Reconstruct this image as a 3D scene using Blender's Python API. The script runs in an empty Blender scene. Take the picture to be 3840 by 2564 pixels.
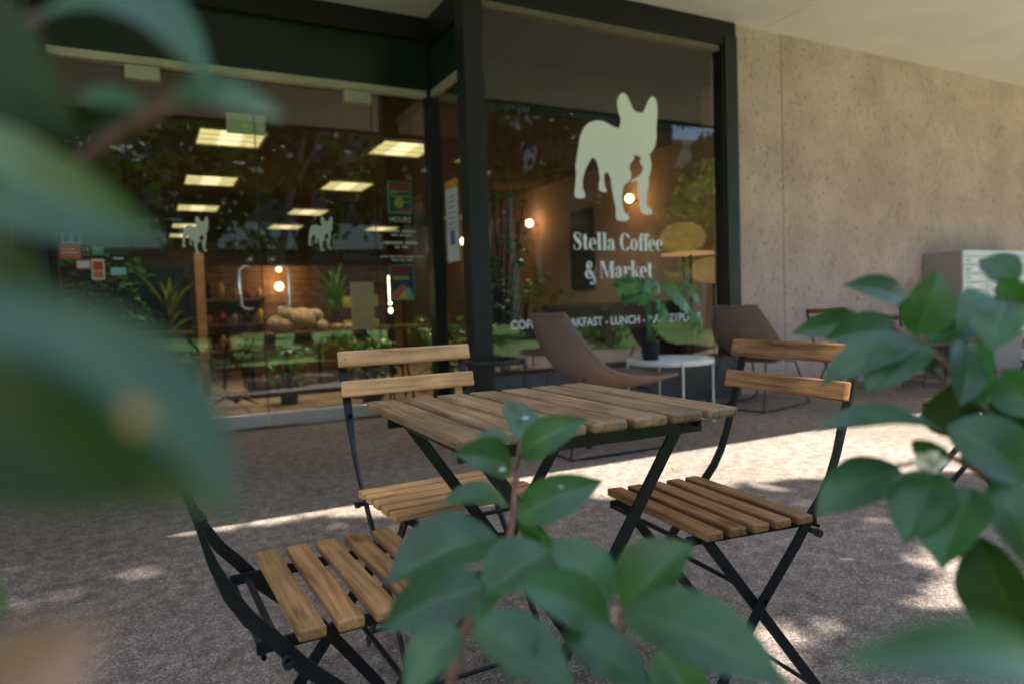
import bpy, bmesh, math, random
from mathutils import Vector, Matrix
from mathutils.geometry import tessellate_polygon
random.seed(7)
sc = bpy.context.scene
col = sc.collection
PI = math.pi
rad = math.radians

# ------------------------------------------------------------------ camera model (metres, X along the wall, Y into the shop)
FPX, YAW, PITCH, ROLL, CAMH = 2616.7, -0.48218, -0.04822, -0.03327, 0.8921
cy, sy = math.cos(YAW), math.sin(YAW)
_f = Vector((-sy, cy, 0)); _r = Vector((cy, sy, 0)); _u = Vector((0, 0, 1))
FWD = _f * math.cos(PITCH) + _u * math.sin(PITCH)
_u2 = _u * math.cos(PITCH) - _f * math.sin(PITCH)
RIGHT = _r * math.cos(ROLL) + _u2 * math.sin(ROLL)
UP = _u2 * math.cos(ROLL) - _r * math.sin(ROLL)
EYE = Vector((0, 0, CAMH))
VS = 3840 / 2348.0

def ray(x, y):
    return RIGHT * ((x - 1920) / FPX) + UP * (-(y - 1282) / FPX) + FWD
def at(x, y, Y):                       # photo pixel -> point on the plane Y
    d = ray(x, y); return EYE + d * (Y / d.y)
def atz(x, y, z):
    d = ray(x, y); return EYE + d * ((z - CAMH) / d.z)
def atd(x, y, d):                      # photo pixel (2348-wide view) -> point at depth d
    return EYE + ray(x * VS, y * VS) * d

# ------------------------------------------------------------------ materials
def newmat(name):
    m = bpy.data.materials.new(name); m.use_nodes = True
    nt = m.node_tree; nt.nodes.clear()
    out = nt.nodes.new('ShaderNodeOutputMaterial')
    return m, nt, out
def N(nt, typ, **kw):
    n = nt.nodes.new(typ)
    for k, v in kw.items():
        if k.startswith('i_'): n.inputs[k[2:].replace('_', ' ')].default_value = v
        else: setattr(n, k, v)
    return n
def L(nt, a, b): nt.links.new(a, b)
def rgba(c): return (c[0], c[1], c[2], 1)
def srgb(r, g, b):
    f = lambda v: (v / 255 / 12.92) if v / 255 <= .04045 else ((v / 255 + .055) / 1.055) ** 2.4
    return (f(r), f(g), f(b))
def noise_col(nt, c1, c2, scale, detail=4, stretch=None, lo=.35, hi=.65, coord='Object', rough=.55):
    tc = N(nt, 'ShaderNodeTexCoord')
    src = tc.outputs[coord]
    if stretch:
        mp = N(nt, 'ShaderNodeMapping'); mp.inputs['Scale'].default_value = stretch
        L(nt, src, mp.inputs['Vector']); src = mp.outputs[0]
    no = N(nt, 'ShaderNodeTexNoise'); no.inputs['Scale'].default_value = scale
    no.inputs['Detail'].default_value = detail; no.inputs['Roughness'].default_value = rough
    L(nt, src, no.inputs['Vector'])
    cr = N(nt, 'ShaderNodeValToRGB')
    cr.color_ramp.elements[0].position = lo; cr.color_ramp.elements[0].color = rgba(c1)
    cr.color_ramp.elements[1].position = hi; cr.color_ramp.elements[1].color = rgba(c2)
    L(nt, no.outputs['Fac'], cr.inputs[0])
    return cr.outputs[0], no.outputs['Fac'], src
def simple(name, c, rough=.5, metal=0, var=.15, scale=18, spec=.5, bump=0, stretch=None):
    m, nt, out = newmat(name)
    b = N(nt, 'ShaderNodeBsdfPrincipled')
    d = tuple(v * (1 - var) for v in c); e = tuple(min(1, v * (1 + var)) for v in c)
    cc, fac, _ = noise_col(nt, d, e, scale, stretch=stretch)
    L(nt, cc, b.inputs['Base Color'])
    b.inputs['Roughness'].default_value = rough; b.inputs['Metallic'].default_value = metal
    b.inputs['Specular IOR Level'].default_value = spec
    if bump:
        bp = N(nt, 'ShaderNodeBump'); bp.inputs['Strength'].default_value = bump; bp.inputs['Distance'].default_value = .002
        L(nt, fac, bp.inputs['Height']); L(nt, bp.outputs[0], b.inputs['Normal'])
    L(nt, b.outputs[0], out.inputs[0])
    return m
def emis(name, c, s):
    m, nt, out = newmat(name)
    e = N(nt, 'ShaderNodeEmission'); e.inputs[0].default_value = rgba(c); e.inputs[1].default_value = s
    L(nt, e.outputs[0], out.inputs[0]); return m
def wood(name, c_dark, c_mid, c_light, axis=0, rough=.5, grey=0.0, scale=1.0, sat_var=.25):
    m, nt, out = newmat(name)
    b = N(nt, 'ShaderNodeBsdfPrincipled')
    tc = N(nt, 'ShaderNodeTexCoord'); geo = N(nt, 'ShaderNodeNewGeometry')
    mul = N(nt, 'ShaderNodeMath', operation='MULTIPLY'); mul.inputs[1].default_value = 37.0
    L(nt, geo.outputs['Random Per Island'], mul.inputs[0])
    cmb = N(nt, 'ShaderNodeCombineXYZ'); [L(nt, mul.outputs[0], cmb.inputs[i]) for i in range(3)]
    add = N(nt, 'ShaderNodeVectorMath', operation='ADD'); L(nt, tc.outputs['Object'], add.inputs[0]); L(nt, cmb.outputs[0], add.inputs[1])
    mp = N(nt, 'ShaderNodeMapping'); s = [60 * scale] * 3; s[axis] = 3.2 * scale
    mp.inputs['Scale'].default_value = s; L(nt, add.outputs[0], mp.inputs[0])
    n1 = N(nt, 'ShaderNodeTexNoise'); n1.inputs['Scale'].default_value = 1.6; n1.inputs['Detail'].default_value = 7; n1.inputs['Roughness'].default_value = .62
    n1.inputs['Distortion'].default_value = .6
    L(nt, mp.outputs[0], n1.inputs['Vector'])
    cr = N(nt, 'ShaderNodeValToRGB'); e = cr.color_ramp.elements
    e[0].position = .3; e[0].color = rgba(c_dark); e[1].position = .72; e[1].color = rgba(c_light)
    k = e.new(.5); k.color = rgba(c_mid)
    L(nt, n1.outputs['Fac'], cr.inputs[0])
    # large blotches and knots
    n2 = N(nt, 'ShaderNodeTexNoise'); n2.inputs['Scale'].default_value = 9; n2.inputs['Detail'].default_value = 3
    L(nt, add.outputs[0], n2.inputs['Vector'])
    cr2 = N(nt, 'ShaderNodeValToRGB'); f = cr2.color_ramp.elements
    f[0].position = .33; f[0].color = (.62, .6, .58, 1); f[1].position = .66; f[1].color = (1.12, 1.1, 1.08, 1)
    L(nt, n2.outputs['Fac'], cr2.inputs[0])
    mx = N(nt, 'ShaderNodeMix', data_type='RGBA', blend_type='MULTIPLY'); mx.inputs[0].default_value = .8
    L(nt, cr.outputs[0], mx.inputs[6]); L(nt, cr2.outputs[0], mx.inputs[7])
    vo = N(nt, 'ShaderNodeTexVoronoi'); mp3 = N(nt, 'ShaderNodeMapping'); s3 = [7 * scale] * 3; s3[axis] = 3.0 * scale
    mp3.inputs['Scale'].default_value = s3; L(nt, add.outputs[0], mp3.inputs[0]); L(nt, mp3.outputs[0], vo.inputs['Vector']); vo.inputs['Scale'].default_value = 1
    cr3 = N(nt, 'ShaderNodeValToRGB'); g = cr3.color_ramp.elements
    g[0].position = .04; g[0].color = (.3, .25, .2, 1); g[1].position = .12; g[1].color = (1, 1, 1, 1)
    L(nt, vo.outputs['Distance'], cr3.inputs[0])
    mk = N(nt, 'ShaderNodeMix', data_type='RGBA', blend_type='MULTIPLY'); mk.inputs[0].default_value = .9
    L(nt, mx.outputs[2], mk.inputs[6]); L(nt, cr3.outputs[0], mk.inputs[7])
    # board to board variation
    hs = N(nt, 'ShaderNodeHueSaturation')
    mr = N(nt, 'ShaderNodeMapRange'); mr.inputs[3].default_value = 1 - sat_var; mr.inputs[4].default_value = 1 + sat_var * .8
    L(nt, geo.outputs['Random Per Island'], mr.inputs[0]); L(nt, mr.outputs[0], hs.inputs['Value'])
    L(nt, mk.outputs[2], hs.inputs['Color'])
    last = hs.outputs[0]
    if grey:
        n4 = N(nt, 'ShaderNodeTexNoise'); n4.inputs['Scale'].default_value = 26; n4.inputs['Detail'].default_value = 8; n4.inputs['Roughness'].default_value = .7
        L(nt, add.outputs[0], n4.inputs['Vector'])
        cr4 = N(nt, 'ShaderNodeValToRGB'); h = cr4.color_ramp.elements
        h[0].position = .45; h[0].color = (0, 0, 0, 1); h[1].position = .75; h[1].color = (grey, grey, grey, 1)
        L(nt, n4.outputs['Fac'], cr4.inputs[0])
        mg = N(nt, 'ShaderNodeMix', data_type='RGBA'); L(nt, cr4.outputs[0], mg.inputs[0]); L(nt, last, mg.inputs[6]); mg.inputs[7].default_value = (.36, .33, .28, 1)
        last = mg.outputs[2]
    L(nt, last, b.inputs['Base Color'])
    b.inputs['Roughness'].default_value = rough
    bp = N(nt, 'ShaderNodeBump'); bp.inputs['Strength'].default_value = .25; bp.inputs['Distance'].default_value = .0015
    L(nt, n1.outputs['Fac'], bp.inputs['Height']); L(nt, bp.outputs[0], b.inputs['Normal'])
    L(nt, b.outputs[0], out.inputs[0])
    return m
def glass(name, refl, tint=(.8, .8, .76), rough=0.0):
    m, nt, out = newmat(name)
    t = N(nt, 'ShaderNodeBsdfTransparent'); t.inputs[0].default_value = rgba(tint)
    g = N(nt, 'ShaderNodeBsdfGlossy'); g.inputs['Roughness'].default_value = rough; g.inputs[0].default_value = (1, 1, 1, 1)
    lw = N(nt, 'ShaderNodeLayerWeight'); lw.inputs['Blend'].default_value = .5
    pw = N(nt, 'ShaderNodeMath', operation='POWER'); pw.inputs[1].default_value = 4; L(nt, lw.outputs['Facing'], pw.inputs[0])
    mr = N(nt, 'ShaderNodeMapRange'); mr.inputs[3].default_value = refl; mr.inputs[4].default_value = .95; L(nt, pw.outputs[0], mr.inputs[0])
    # very slight waviness of the sheet
    tc = N(nt, 'ShaderNodeTexCoord'); no = N(nt, 'ShaderNodeTexNoise'); no.inputs['Scale'].default_value = 1.3; no.inputs['Detail'].default_value = 1
    L(nt, tc.outputs['Object'], no.inputs['Vector'])
    bp = N(nt, 'ShaderNodeBump'); bp.inputs['Strength'].default_value = .04; bp.inputs['Distance'].default_value = .02
    L(nt, no.outputs['Fac'], bp.inputs['Height']); L(nt, bp.outputs[0], g.inputs['Normal'])
    mx = N(nt, 'ShaderNodeMixShader'); L(nt, mr.outputs[0], mx.inputs[0]); L(nt, t.outputs[0], mx.inputs[1]); L(nt, g.outputs[0], mx.inputs[2])
    L(nt, mx.outputs[0], out.inputs[0])
    return m
def leafmat(name, top, back, rough=.32, trans=.25, var=.35, scale=25, spec=.5, coat=0):
    m, nt, out = newmat(name)
    b = N(nt, 'ShaderNodeBsdfPrincipled')
    c, fac, _ = noise_col(nt, tuple(v * (1 - var) for v in top), tuple(v * (1 + var) for v in top), scale)
    geo = N(nt, 'ShaderNodeNewGeometry')
    hs = N(nt, 'ShaderNodeHueSaturation'); mr = N(nt, 'ShaderNodeMapRange'); mr.inputs[3].default_value = .7; mr.inputs[4].default_value = 1.3
    L(nt, geo.outputs['Random Per Island'], mr.inputs[0]); L(nt, mr.outputs[0], hs.inputs['Value']); L(nt, c, hs.inputs['Color'])
    mx = N(nt, 'ShaderNodeMix', data_type='RGBA'); L(nt, geo.outputs['Backfacing'], mx.inputs[0]); L(nt, hs.outputs[0], mx.inputs[6]); mx.inputs[7].default_value = rgba(back)
    # midrib and side veins from the leaf's own coordinates
    av = N(nt, 'ShaderNodeAttribute'); av.attribute_name = 'vein'; sx = N(nt, 'ShaderNodeSeparateXYZ'); L(nt, av.outputs['Vector'], sx.inputs[0])
    def MA(op, a, b_=None):
        n_ = N(nt, 'ShaderNodeMath', operation=op)
        for i_, q in enumerate((a, b_)):
            if q is None: continue
            if isinstance(q, (int, float)): n_.inputs[i_].default_value = q
            else: L(nt, q, n_.inputs[i_])
        return n_.outputs[0]
    aq = MA('ABSOLUTE', sx.outputs[0]); mid = MA('LESS_THAN', aq, .055)
    ph = MA('MULTIPLY', MA('SUBTRACT', sx.outputs[1], MA('MULTIPLY', aq, .22)), 8.0); fr = MA('FRACT', ph)
    side = MA('MULTIPLY', MA('LESS_THAN', fr, .10), MA('LESS_THAN', aq, .86))
    has = MA('GREATER_THAN', sx.outputs[2], .5)
    vein = MA('MULTIPLY', MA('MAXIMUM', mid, MA('MULTIPLY', side, .45)), has)
    mv = N(nt, 'ShaderNodeMix', data_type='RGBA'); L(nt, MA('MULTIPLY', vein, .55), mv.inputs[0]); L(nt, mx.outputs[2], mv.inputs[6]); mv.inputs[7].default_value = (top[0] * 2.6 + .02, top[1] * 1.7 + .02, top[2] * 1.6, 1)
    # brown blemishes and pale dust
    tcb = N(nt, 'ShaderNodeTexCoord'); nb = N(nt, 'ShaderNodeTexNoise'); nb.inputs['Scale'].default_value = 75; nb.inputs['Detail'].default_value = 2; L(nt, tcb.outputs['Object'], nb.inputs['Vector'])
    crb = N(nt, 'ShaderNodeValToRGB'); eb = crb.color_ramp.elements; eb[0].position = .72; eb[0].color = (0, 0, 0, 1); eb[1].position = .78; eb[1].color = (.8, .8, .8, 1); L(nt, nb.outputs['Fac'], crb.inputs[0])
    mb2 = N(nt, 'ShaderNodeMix', data_type='RGBA'); L(nt, crb.outputs[0], mb2.inputs[0]); L(nt, mv.outputs[2], mb2.inputs[6]); mb2.inputs[7].default_value = (.09, .07, .03, 1)
    L(nt, mb2.outputs[2], b.inputs['Base Color'])
    bpv = N(nt, 'ShaderNodeBump'); bpv.inputs['Strength'].default_value = .35; bpv.inputs['Distance'].default_value = .0015; L(nt, MA('SUBTRACT', 1.0, vein), bpv.inputs['Height']); L(nt, bpv.outputs[0], b.inputs['Normal'])
    n2 = N(nt, 'ShaderNodeTexNoise'); n2.inputs['Scale'].default_value = 40; tc = N(nt, 'ShaderNodeTexCoord'); L(nt, tc.outputs['Object'], n2.inputs['Vector'])
    m2 = N(nt, 'ShaderNodeMapRange'); m2.inputs[3].default_value = rough - .1; m2.inputs[4].default_value = rough + .15; L(nt, n2.outputs['Fac'], m2.inputs[0])
    L(nt, m2.outputs[0], b.inputs['Roughness']); b.inputs['Specular IOR Level'].default_value = spec
    b.inputs['Coat Weight'].default_value = coat; b.inputs['Coat Roughness'].default_value = .25
    tr = N(nt, 'ShaderNodeBsdfTranslucent'); tr.inputs[0].default_value = (back[0] * 1.4, back[1] * 2.2, back[2] * .6, 1)
    ms = N(nt, 'ShaderNodeMixShader'); ms.inputs[0].default_value = trans
    L(nt, b.outputs[0], ms.inputs[1]); L(nt, tr.outputs[0], ms.inputs[2]); L(nt, ms.outputs[0], out.inputs[0])
    return m

M = {}
M['black'] = simple('black_powdercoat', (.012, .013, .016), .42, 0, .3, 40)
M['steel_dark'] = simple('bronze_anodised', (.011, .011, .012), .45, .2, .2, 3)
M['steel_post'] = simple('dark_grey_paint', (.022, .024, .029), .42, .2, .15, 4)
M['alu'] = simple('brushed_aluminium', (.80, .79, .74), .38, .75, .12, 6, stretch=(1, 1, 30))
M['alu_matt'] = simple('satin_aluminium', (.50, .48, .40), .5, .4, .1, 8)
M['chrome'] = simple('chrome', (.8, .8, .8), .12, 1, .05)
M['zinc'] = simple('zinc_bolt', (.45, .47, .5), .35, .9, .1)
M['wood_table'] = wood('weathered_acacia', srgb(104, 74, 44), srgb(176, 134, 86), srgb(208, 168, 116), axis=1, rough=.55, grey=.45, sat_var=.3)
M['wood_chair'] = wood('oiled_acacia', srgb(130, 86, 48), srgb(196, 142, 90), srgb(222, 172, 118), axis=0, rough=.42, sat_var=.2)
M['wood_chair_dark'] = wood('oiled_acacia_brown', srgb(102, 66, 38), srgb(164, 116, 72), srgb(190, 142, 94), axis=0, rough=.42, sat_var=.2)
M['wood_pale'] = wood('oiled_acacia_pale', srgb(196, 134, 76), srgb(238, 178, 114), srgb(248, 200, 142), axis=0, rough=.42, sat_var=.06)
M['white_metal'] = simple('cream_enamel', (.72, .74, .70), .35, 0, .05)
M['plastic_black'] = simple('black_plastic', (.018, .018, .02), .5, 0, .2)
M['decal'] = simple('frosted_vinyl', (.72, .76, .68), .5, 0, .04, 3)
M['decal_dim'] = simple('greyed_vinyl', (.60, .67, .66), .6, 0, .05, 3)
M['decal_bright'] = simple('white_vinyl', (.86, .93, 1.0), .5, 0, .02, 3)
M['glass_door'] = glass('door_glass', .125, (.86, .82, .74))
M['glass_win'] = glass('window_glass', .078, (.84, .82, .78))
M['spandrel'] = simple('dark_spandrel_glass', (.010, .026, .021), .2, 0, .1, 2)

def concrete_wall():
    m, nt, out = newmat('bush_hammered_concrete'); b = N(nt, 'ShaderNodeBsdfPrincipled')
    c, fac, src = noise_col(nt, (.50, .393, .365), (.63, .507, .478), 2.2, 6)
    # dark vertical pits
    mp = N(nt, 'ShaderNodeMapping'); mp.inputs['Scale'].default_value = (56, 56, 20); L(nt, src, mp.inputs[0])
    no = N(nt, 'ShaderNodeTexNoise'); no.inputs['Scale'].default_value = 1; no.inputs['Detail'].default_value = 2.5; L(nt, mp.outputs[0], no.inputs['Vector'])
    cr = N(nt, 'ShaderNodeValToRGB'); e = cr.color_ramp.elements; e[0].position = .30; e[0].color = (.52, .49, .46, 1); e[1].position = .41; e[1].color = (1, 1, 1, 1)
    L(nt, no.outputs['Fac'], cr.inputs[0])
    mx = N(nt, 'ShaderNodeMix', data_type='RGBA', blend_type='MULTIPLY'); mx.inputs[0].default_value = 1; L(nt, c, mx.inputs[6]); L(nt, cr.outputs[0], mx.inputs[7])
    # long faint water stains running down
    mps = N(nt, 'ShaderNodeMapping'); mps.inputs['Scale'].default_value = (2.6, 2.6, .22); L(nt, src, mps.inputs[0])
    ns = N(nt, 'ShaderNodeTexNoise'); ns.inputs['Scale'].default_value = 1; ns.inputs['Detail'].default_value = 5; L(nt, mps.outputs[0], ns.inputs['Vector'])
    crs = N(nt, 'ShaderNodeValToRGB'); g = crs.color_ramp.elements; g[0].position = .32; g[0].color = (.95, .94, .93, 1); g[1].position = .55; g[1].color = (1.03, 1.03, 1.03, 1)
    L(nt, ns.outputs['Fac'], crs.inputs[0])
    mxs = N(nt, 'ShaderNodeMix', data_type='RGBA', blend_type='MULTIPLY'); mxs.inputs[0].default_value = 1; L(nt, mx.outputs[2], mxs.inputs[6]); L(nt, crs.outputs[0], mxs.inputs[7])
    L(nt, mxs.outputs[2], b.inputs['Base Color']); b.inputs['Roughness'].default_value = .9; b.inputs['Specular IOR Level'].default_value = .15
    mp2 = N(nt, 'ShaderNodeMapping'); mp2.inputs['Scale'].default_value = (22, 22, 11); L(nt, src, mp2.inputs[0])
    n2 = N(nt, 'ShaderNodeTexNoise'); n2.inputs['Scale'].default_value = 1; n2.inputs['Detail'].default_value = 6; L(nt, mp2.outputs[0], n2.inputs['Vector'])
    bp = N(nt, 'ShaderNodeBump'); bp.inputs['Strength'].default_value = .6; bp.inputs['Distance'].default_value = .015
    L(nt, n2.outputs['Fac'], bp.inputs['Height']); L(nt, bp.outputs[0], b.inputs['Normal']); L(nt, b.outputs[0], out.inputs[0]); return m
M['wall'] = concrete_wall()
def aggregate():
    m, nt, out = newmat('exposed_aggregate'); b = N(nt, 'ShaderNodeBsdfPrincipled')
    tc = N(nt, 'ShaderNodeTexCoord')
    vo = N(nt, 'ShaderNodeTexVoronoi'); vo.inputs['Scale'].default_value = 205; L(nt, tc.outputs['Object'], vo.inputs['Vector'])
    sp = N(nt, 'ShaderNodeSeparateColor'); L(nt, vo.outputs['Color'], sp.inputs[0])
    cr = N(nt, 'ShaderNodeValToRGB'); e = cr.color_ramp.elements
    e[0].position = 0; e[0].color = (.17, .125, .092, 1); e[1].position = 1; e[1].color = (.64, .55, .45, 1)
    k = e.new(.5); k.color = (.29, .228, .18, 1); k = e.new(.86); k.color = (.41, .335, .27, 1)
    L(nt, sp.outputs[0], cr.inputs[0])
    n1 = N(nt, 'ShaderNodeTexNoise'); n1.inputs['Scale'].default_value = .9; n1.inputs['Detail'].default_value = 6; L(nt, tc.outputs['Object'], n1.inputs['Vector'])
    cr1 = N(nt, 'ShaderNodeValToRGB'); f = cr1.color_ramp.elements; f[0].position = .3; f[0].color = (.70, .68, .67, 1); f[1].position = .7; f[1].color = (1.02, 1.02, 1.02, 1)
    L(nt, n1.outputs['Fac'], cr1.inputs[0])
    n3 = N(nt, 'ShaderNodeTexNoise'); n3.inputs['Scale'].default_value = 17; n3.inputs['Detail'].default_value = 5; L(nt, tc.outputs['Object'], n3.inputs['Vector'])
    cr3 = N(nt, 'ShaderNodeValToRGB'); g = cr3.color_ramp.elements; g[0].position = .35; g[0].color = (.68, .67, .66, 1); g[1].position = .65; g[1].color = (1.15, 1.15, 1.15, 1)
    L(nt, n3.outputs['Fac'], cr3.inputs[0])
    mx = N(nt, 'ShaderNodeMix', data_type='RGBA', blend_type='MULTIPLY'); mx.inputs[0].default_value = 1; L(nt, cr.outputs[0], mx.inputs[6]); L(nt, cr1.outputs[0], mx.inputs[7])
    mx2 = N(nt, 'ShaderNodeMix', data_type='RGBA', blend_type='MULTIPLY'); mx2.inputs[0].default_value = 1; L(nt, mx.outputs[2], mx2.inputs[6]); L(nt, cr3.outputs[0], mx2.inputs[7])
    L(nt, mx2.outputs[2], b.inputs['Base Color']); b.inputs['Roughness'].default_value = .8; b.inputs['Specular IOR Level'].default_value = .3
    bp = N(nt, 'ShaderNodeBump'); bp.inputs['Strength'].default_value = .5; bp.inputs['Distance'].default_value = .004
    L(nt, vo.outputs['Distance'], bp.inputs['Height']); L(nt, bp.outputs[0], b.inputs['Normal']); L(nt, b.outputs[0], out.inputs[0]); return m
M['patio'] = aggregate()
M['soffit'] = simple('painted_plaster_soffit', (.80, .79, .74), .85, 0, .05, 1.3, .2)
M['lawn'] = simple('mown_grass', (.14, .245, .075), .9, 0, .4, 9, .1)
M['soil'] = simple('bark_mulch', (.045, .032, .022), .95, 0, .5, 60, .1, bump=.8)
M['wicker'] = simple('brown_woven_cord', (.2, .135, .11), .6, 0, .25, 160, .3, bump=.7)
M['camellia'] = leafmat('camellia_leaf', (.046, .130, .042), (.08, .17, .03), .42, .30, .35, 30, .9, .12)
M['camellia_dark'] = leafmat('camellia_leaf_shaded', (.030, .062, .008), (.030, .062, .008), .5, .25, .3, 20, .3)  # leaf backs and shaded leaves, shade put into a darker leaf colour
M['leaf_dry'] = simple('dry_leaf', srgb(186, 138, 118), .7, 0, .25, 30)
M['leaf_cream'] = simple('faded_flower', srgb(225, 215, 185), .7, 0, .2, 40)
M['stem'] = simple('reddish_stem', srgb(150, 100, 80), .65, 0, .3, 60)
M['monstera'] = leafmat('monstera_leaf', (.05, .20, .05), (.09, .26, .03), .28, .22, .3, 12, .6, .2)
M['tree_leaf'] = leafmat('tree_leaf', (.055, .12, .02), (.07, .15, .02), .5, .35, .45, 3, .3)
M['tree_leaf_dark'] = leafmat('dark_tree_leaf', (.022, .048, .010), (.03, .06, .01), .5, .2, .45, 3, .2)
M['tree_leaf_yellow'] = leafmat('yellow_tree_leaf', (.16, .19, .03), (.17, .2, .03), .5, .4, .35, 3, .3)
M['bark'] = simple('tree_bark', (.075, .055, .045), .95, 0, .5, 9, .1, bump=.9, stretch=(3, 3, .5))
M['trunk_pale'] = simple('pale_bark', (.2, .17, .15), .9, 0, .35, 9, .1, bump=.6, stretch=(3, 3, .6))
M['facade'] = simple('pale_render', (.62, .58, .58), .8, 0, .05, 1)
M['facade_win'] = simple('dark_window', (.05, .06, .08), .15)
M['int_floor'] = simple('tan_floor_tile', (.72, .55, .38), .4, 0, .12, 2)
M['int_ceiling'] = simple('dark_acoustic_ceiling', (.09, .068, .052), .95, 0, .1, 3, .1)
M['int_wall'] = simple('brown_painted_wall', (.36, .27, .22), .8, 0, .07, 2, .2)
M['int_wood'] = wood('stained_panel', srgb(70, 56, 44), srgb(118, 96, 76), srgb(146, 122, 98), axis=0, rough=.5, scale=.25)
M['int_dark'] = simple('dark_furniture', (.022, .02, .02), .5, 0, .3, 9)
M['sofa'] = simple('charcoal_fabric', (.05, .05, .058), .9, 0, .2, 60)
M['bread'] = simple('crusty_loaf', (.66, .50, .33), .7, 0, .3, 30, .3, bump=.4)
M['tan_shade'] = simple('tan_lamp_shade', (.75, .47, .2), .6, 0, .08, 5)
def panel():
    m, nt, out = newmat('lit_diffuser'); e = N(nt, 'ShaderNodeEmission'); tc = N(nt, 'ShaderNodeTexCoord'); sp = N(nt, 'ShaderNodeSeparateXYZ'); L(nt, tc.outputs['Object'], sp.inputs[0])
    ab = N(nt, 'ShaderNodeMath', operation='ABSOLUTE'); L(nt, sp.outputs[0], ab.inputs[0])
    cr = N(nt, 'ShaderNodeValToRGB'); r = cr.color_ramp.elements; r[0].position = .09; r[0].color = (1.0, .86, .52, 1); r[1].position = .13; r[1].color = (.60, .53, .24, 1); L(nt, ab.outputs[0], cr.inputs[0])
    w = N(nt, 'ShaderNodeTexWave'); w.inputs['Scale'].default_value = 3.1; w.bands_direction = 'Y'; L(nt, tc.outputs['Object'], w.inputs[0])
    mr = N(nt, 'ShaderNodeMapRange'); mr.inputs[3].default_value = 1.4; mr.inputs[4].default_value = 2.3; L(nt, w.outputs['Fac'], mr.inputs[0])
    L(nt, cr.outputs[0], e.inputs[0]); L(nt, mr.outputs[0], e.inputs[1]); L(nt, e.outputs[0], out.inputs[0]); return m
M['panel_on'] = panel()
M['bulb'] = emis('warm_bulb', (1.0, .55, .20), 26)
M['bulb_soft'] = emis('warm_globe', (1.0, .70, .38), 7)
M['glint_lit'] = emis('sun_glint_glow', (1.0, .93, .62), 6)  # glow colour that imitates a sun glint
M['mail_silver'] = simple('silver_enamel', (.55, .58, .60), .38, .35, .06)
M['mail_side'] = simple('bronze_enamel', (.29, .265, .245), .5, 0, .05)
M['white_card'] = simple('white_label', (.85, .87, .9), .5, 0, .03)
for nm, c in dict(red=(.5, .045, .04), brick=(.48, .13, .09), navy=(.02, .06, .12), cyan=(.12, .4, .5), lblue=(.3, .5, .62), yellow=(.55, .5, .08), olive=(.3, .3, .05), green=(.08, .3, .18),
                  paper=(.55, .62, .68), cream=(.6, .58, .45), black=(.012, .014, .014), orange=(.6, .28, .06), dblue=(.06, .14, .38), dred=(.22, .03, .03)).items():
    M['p_' + nm] = simple('print_' + nm, c, .5, 0, .06)

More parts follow.
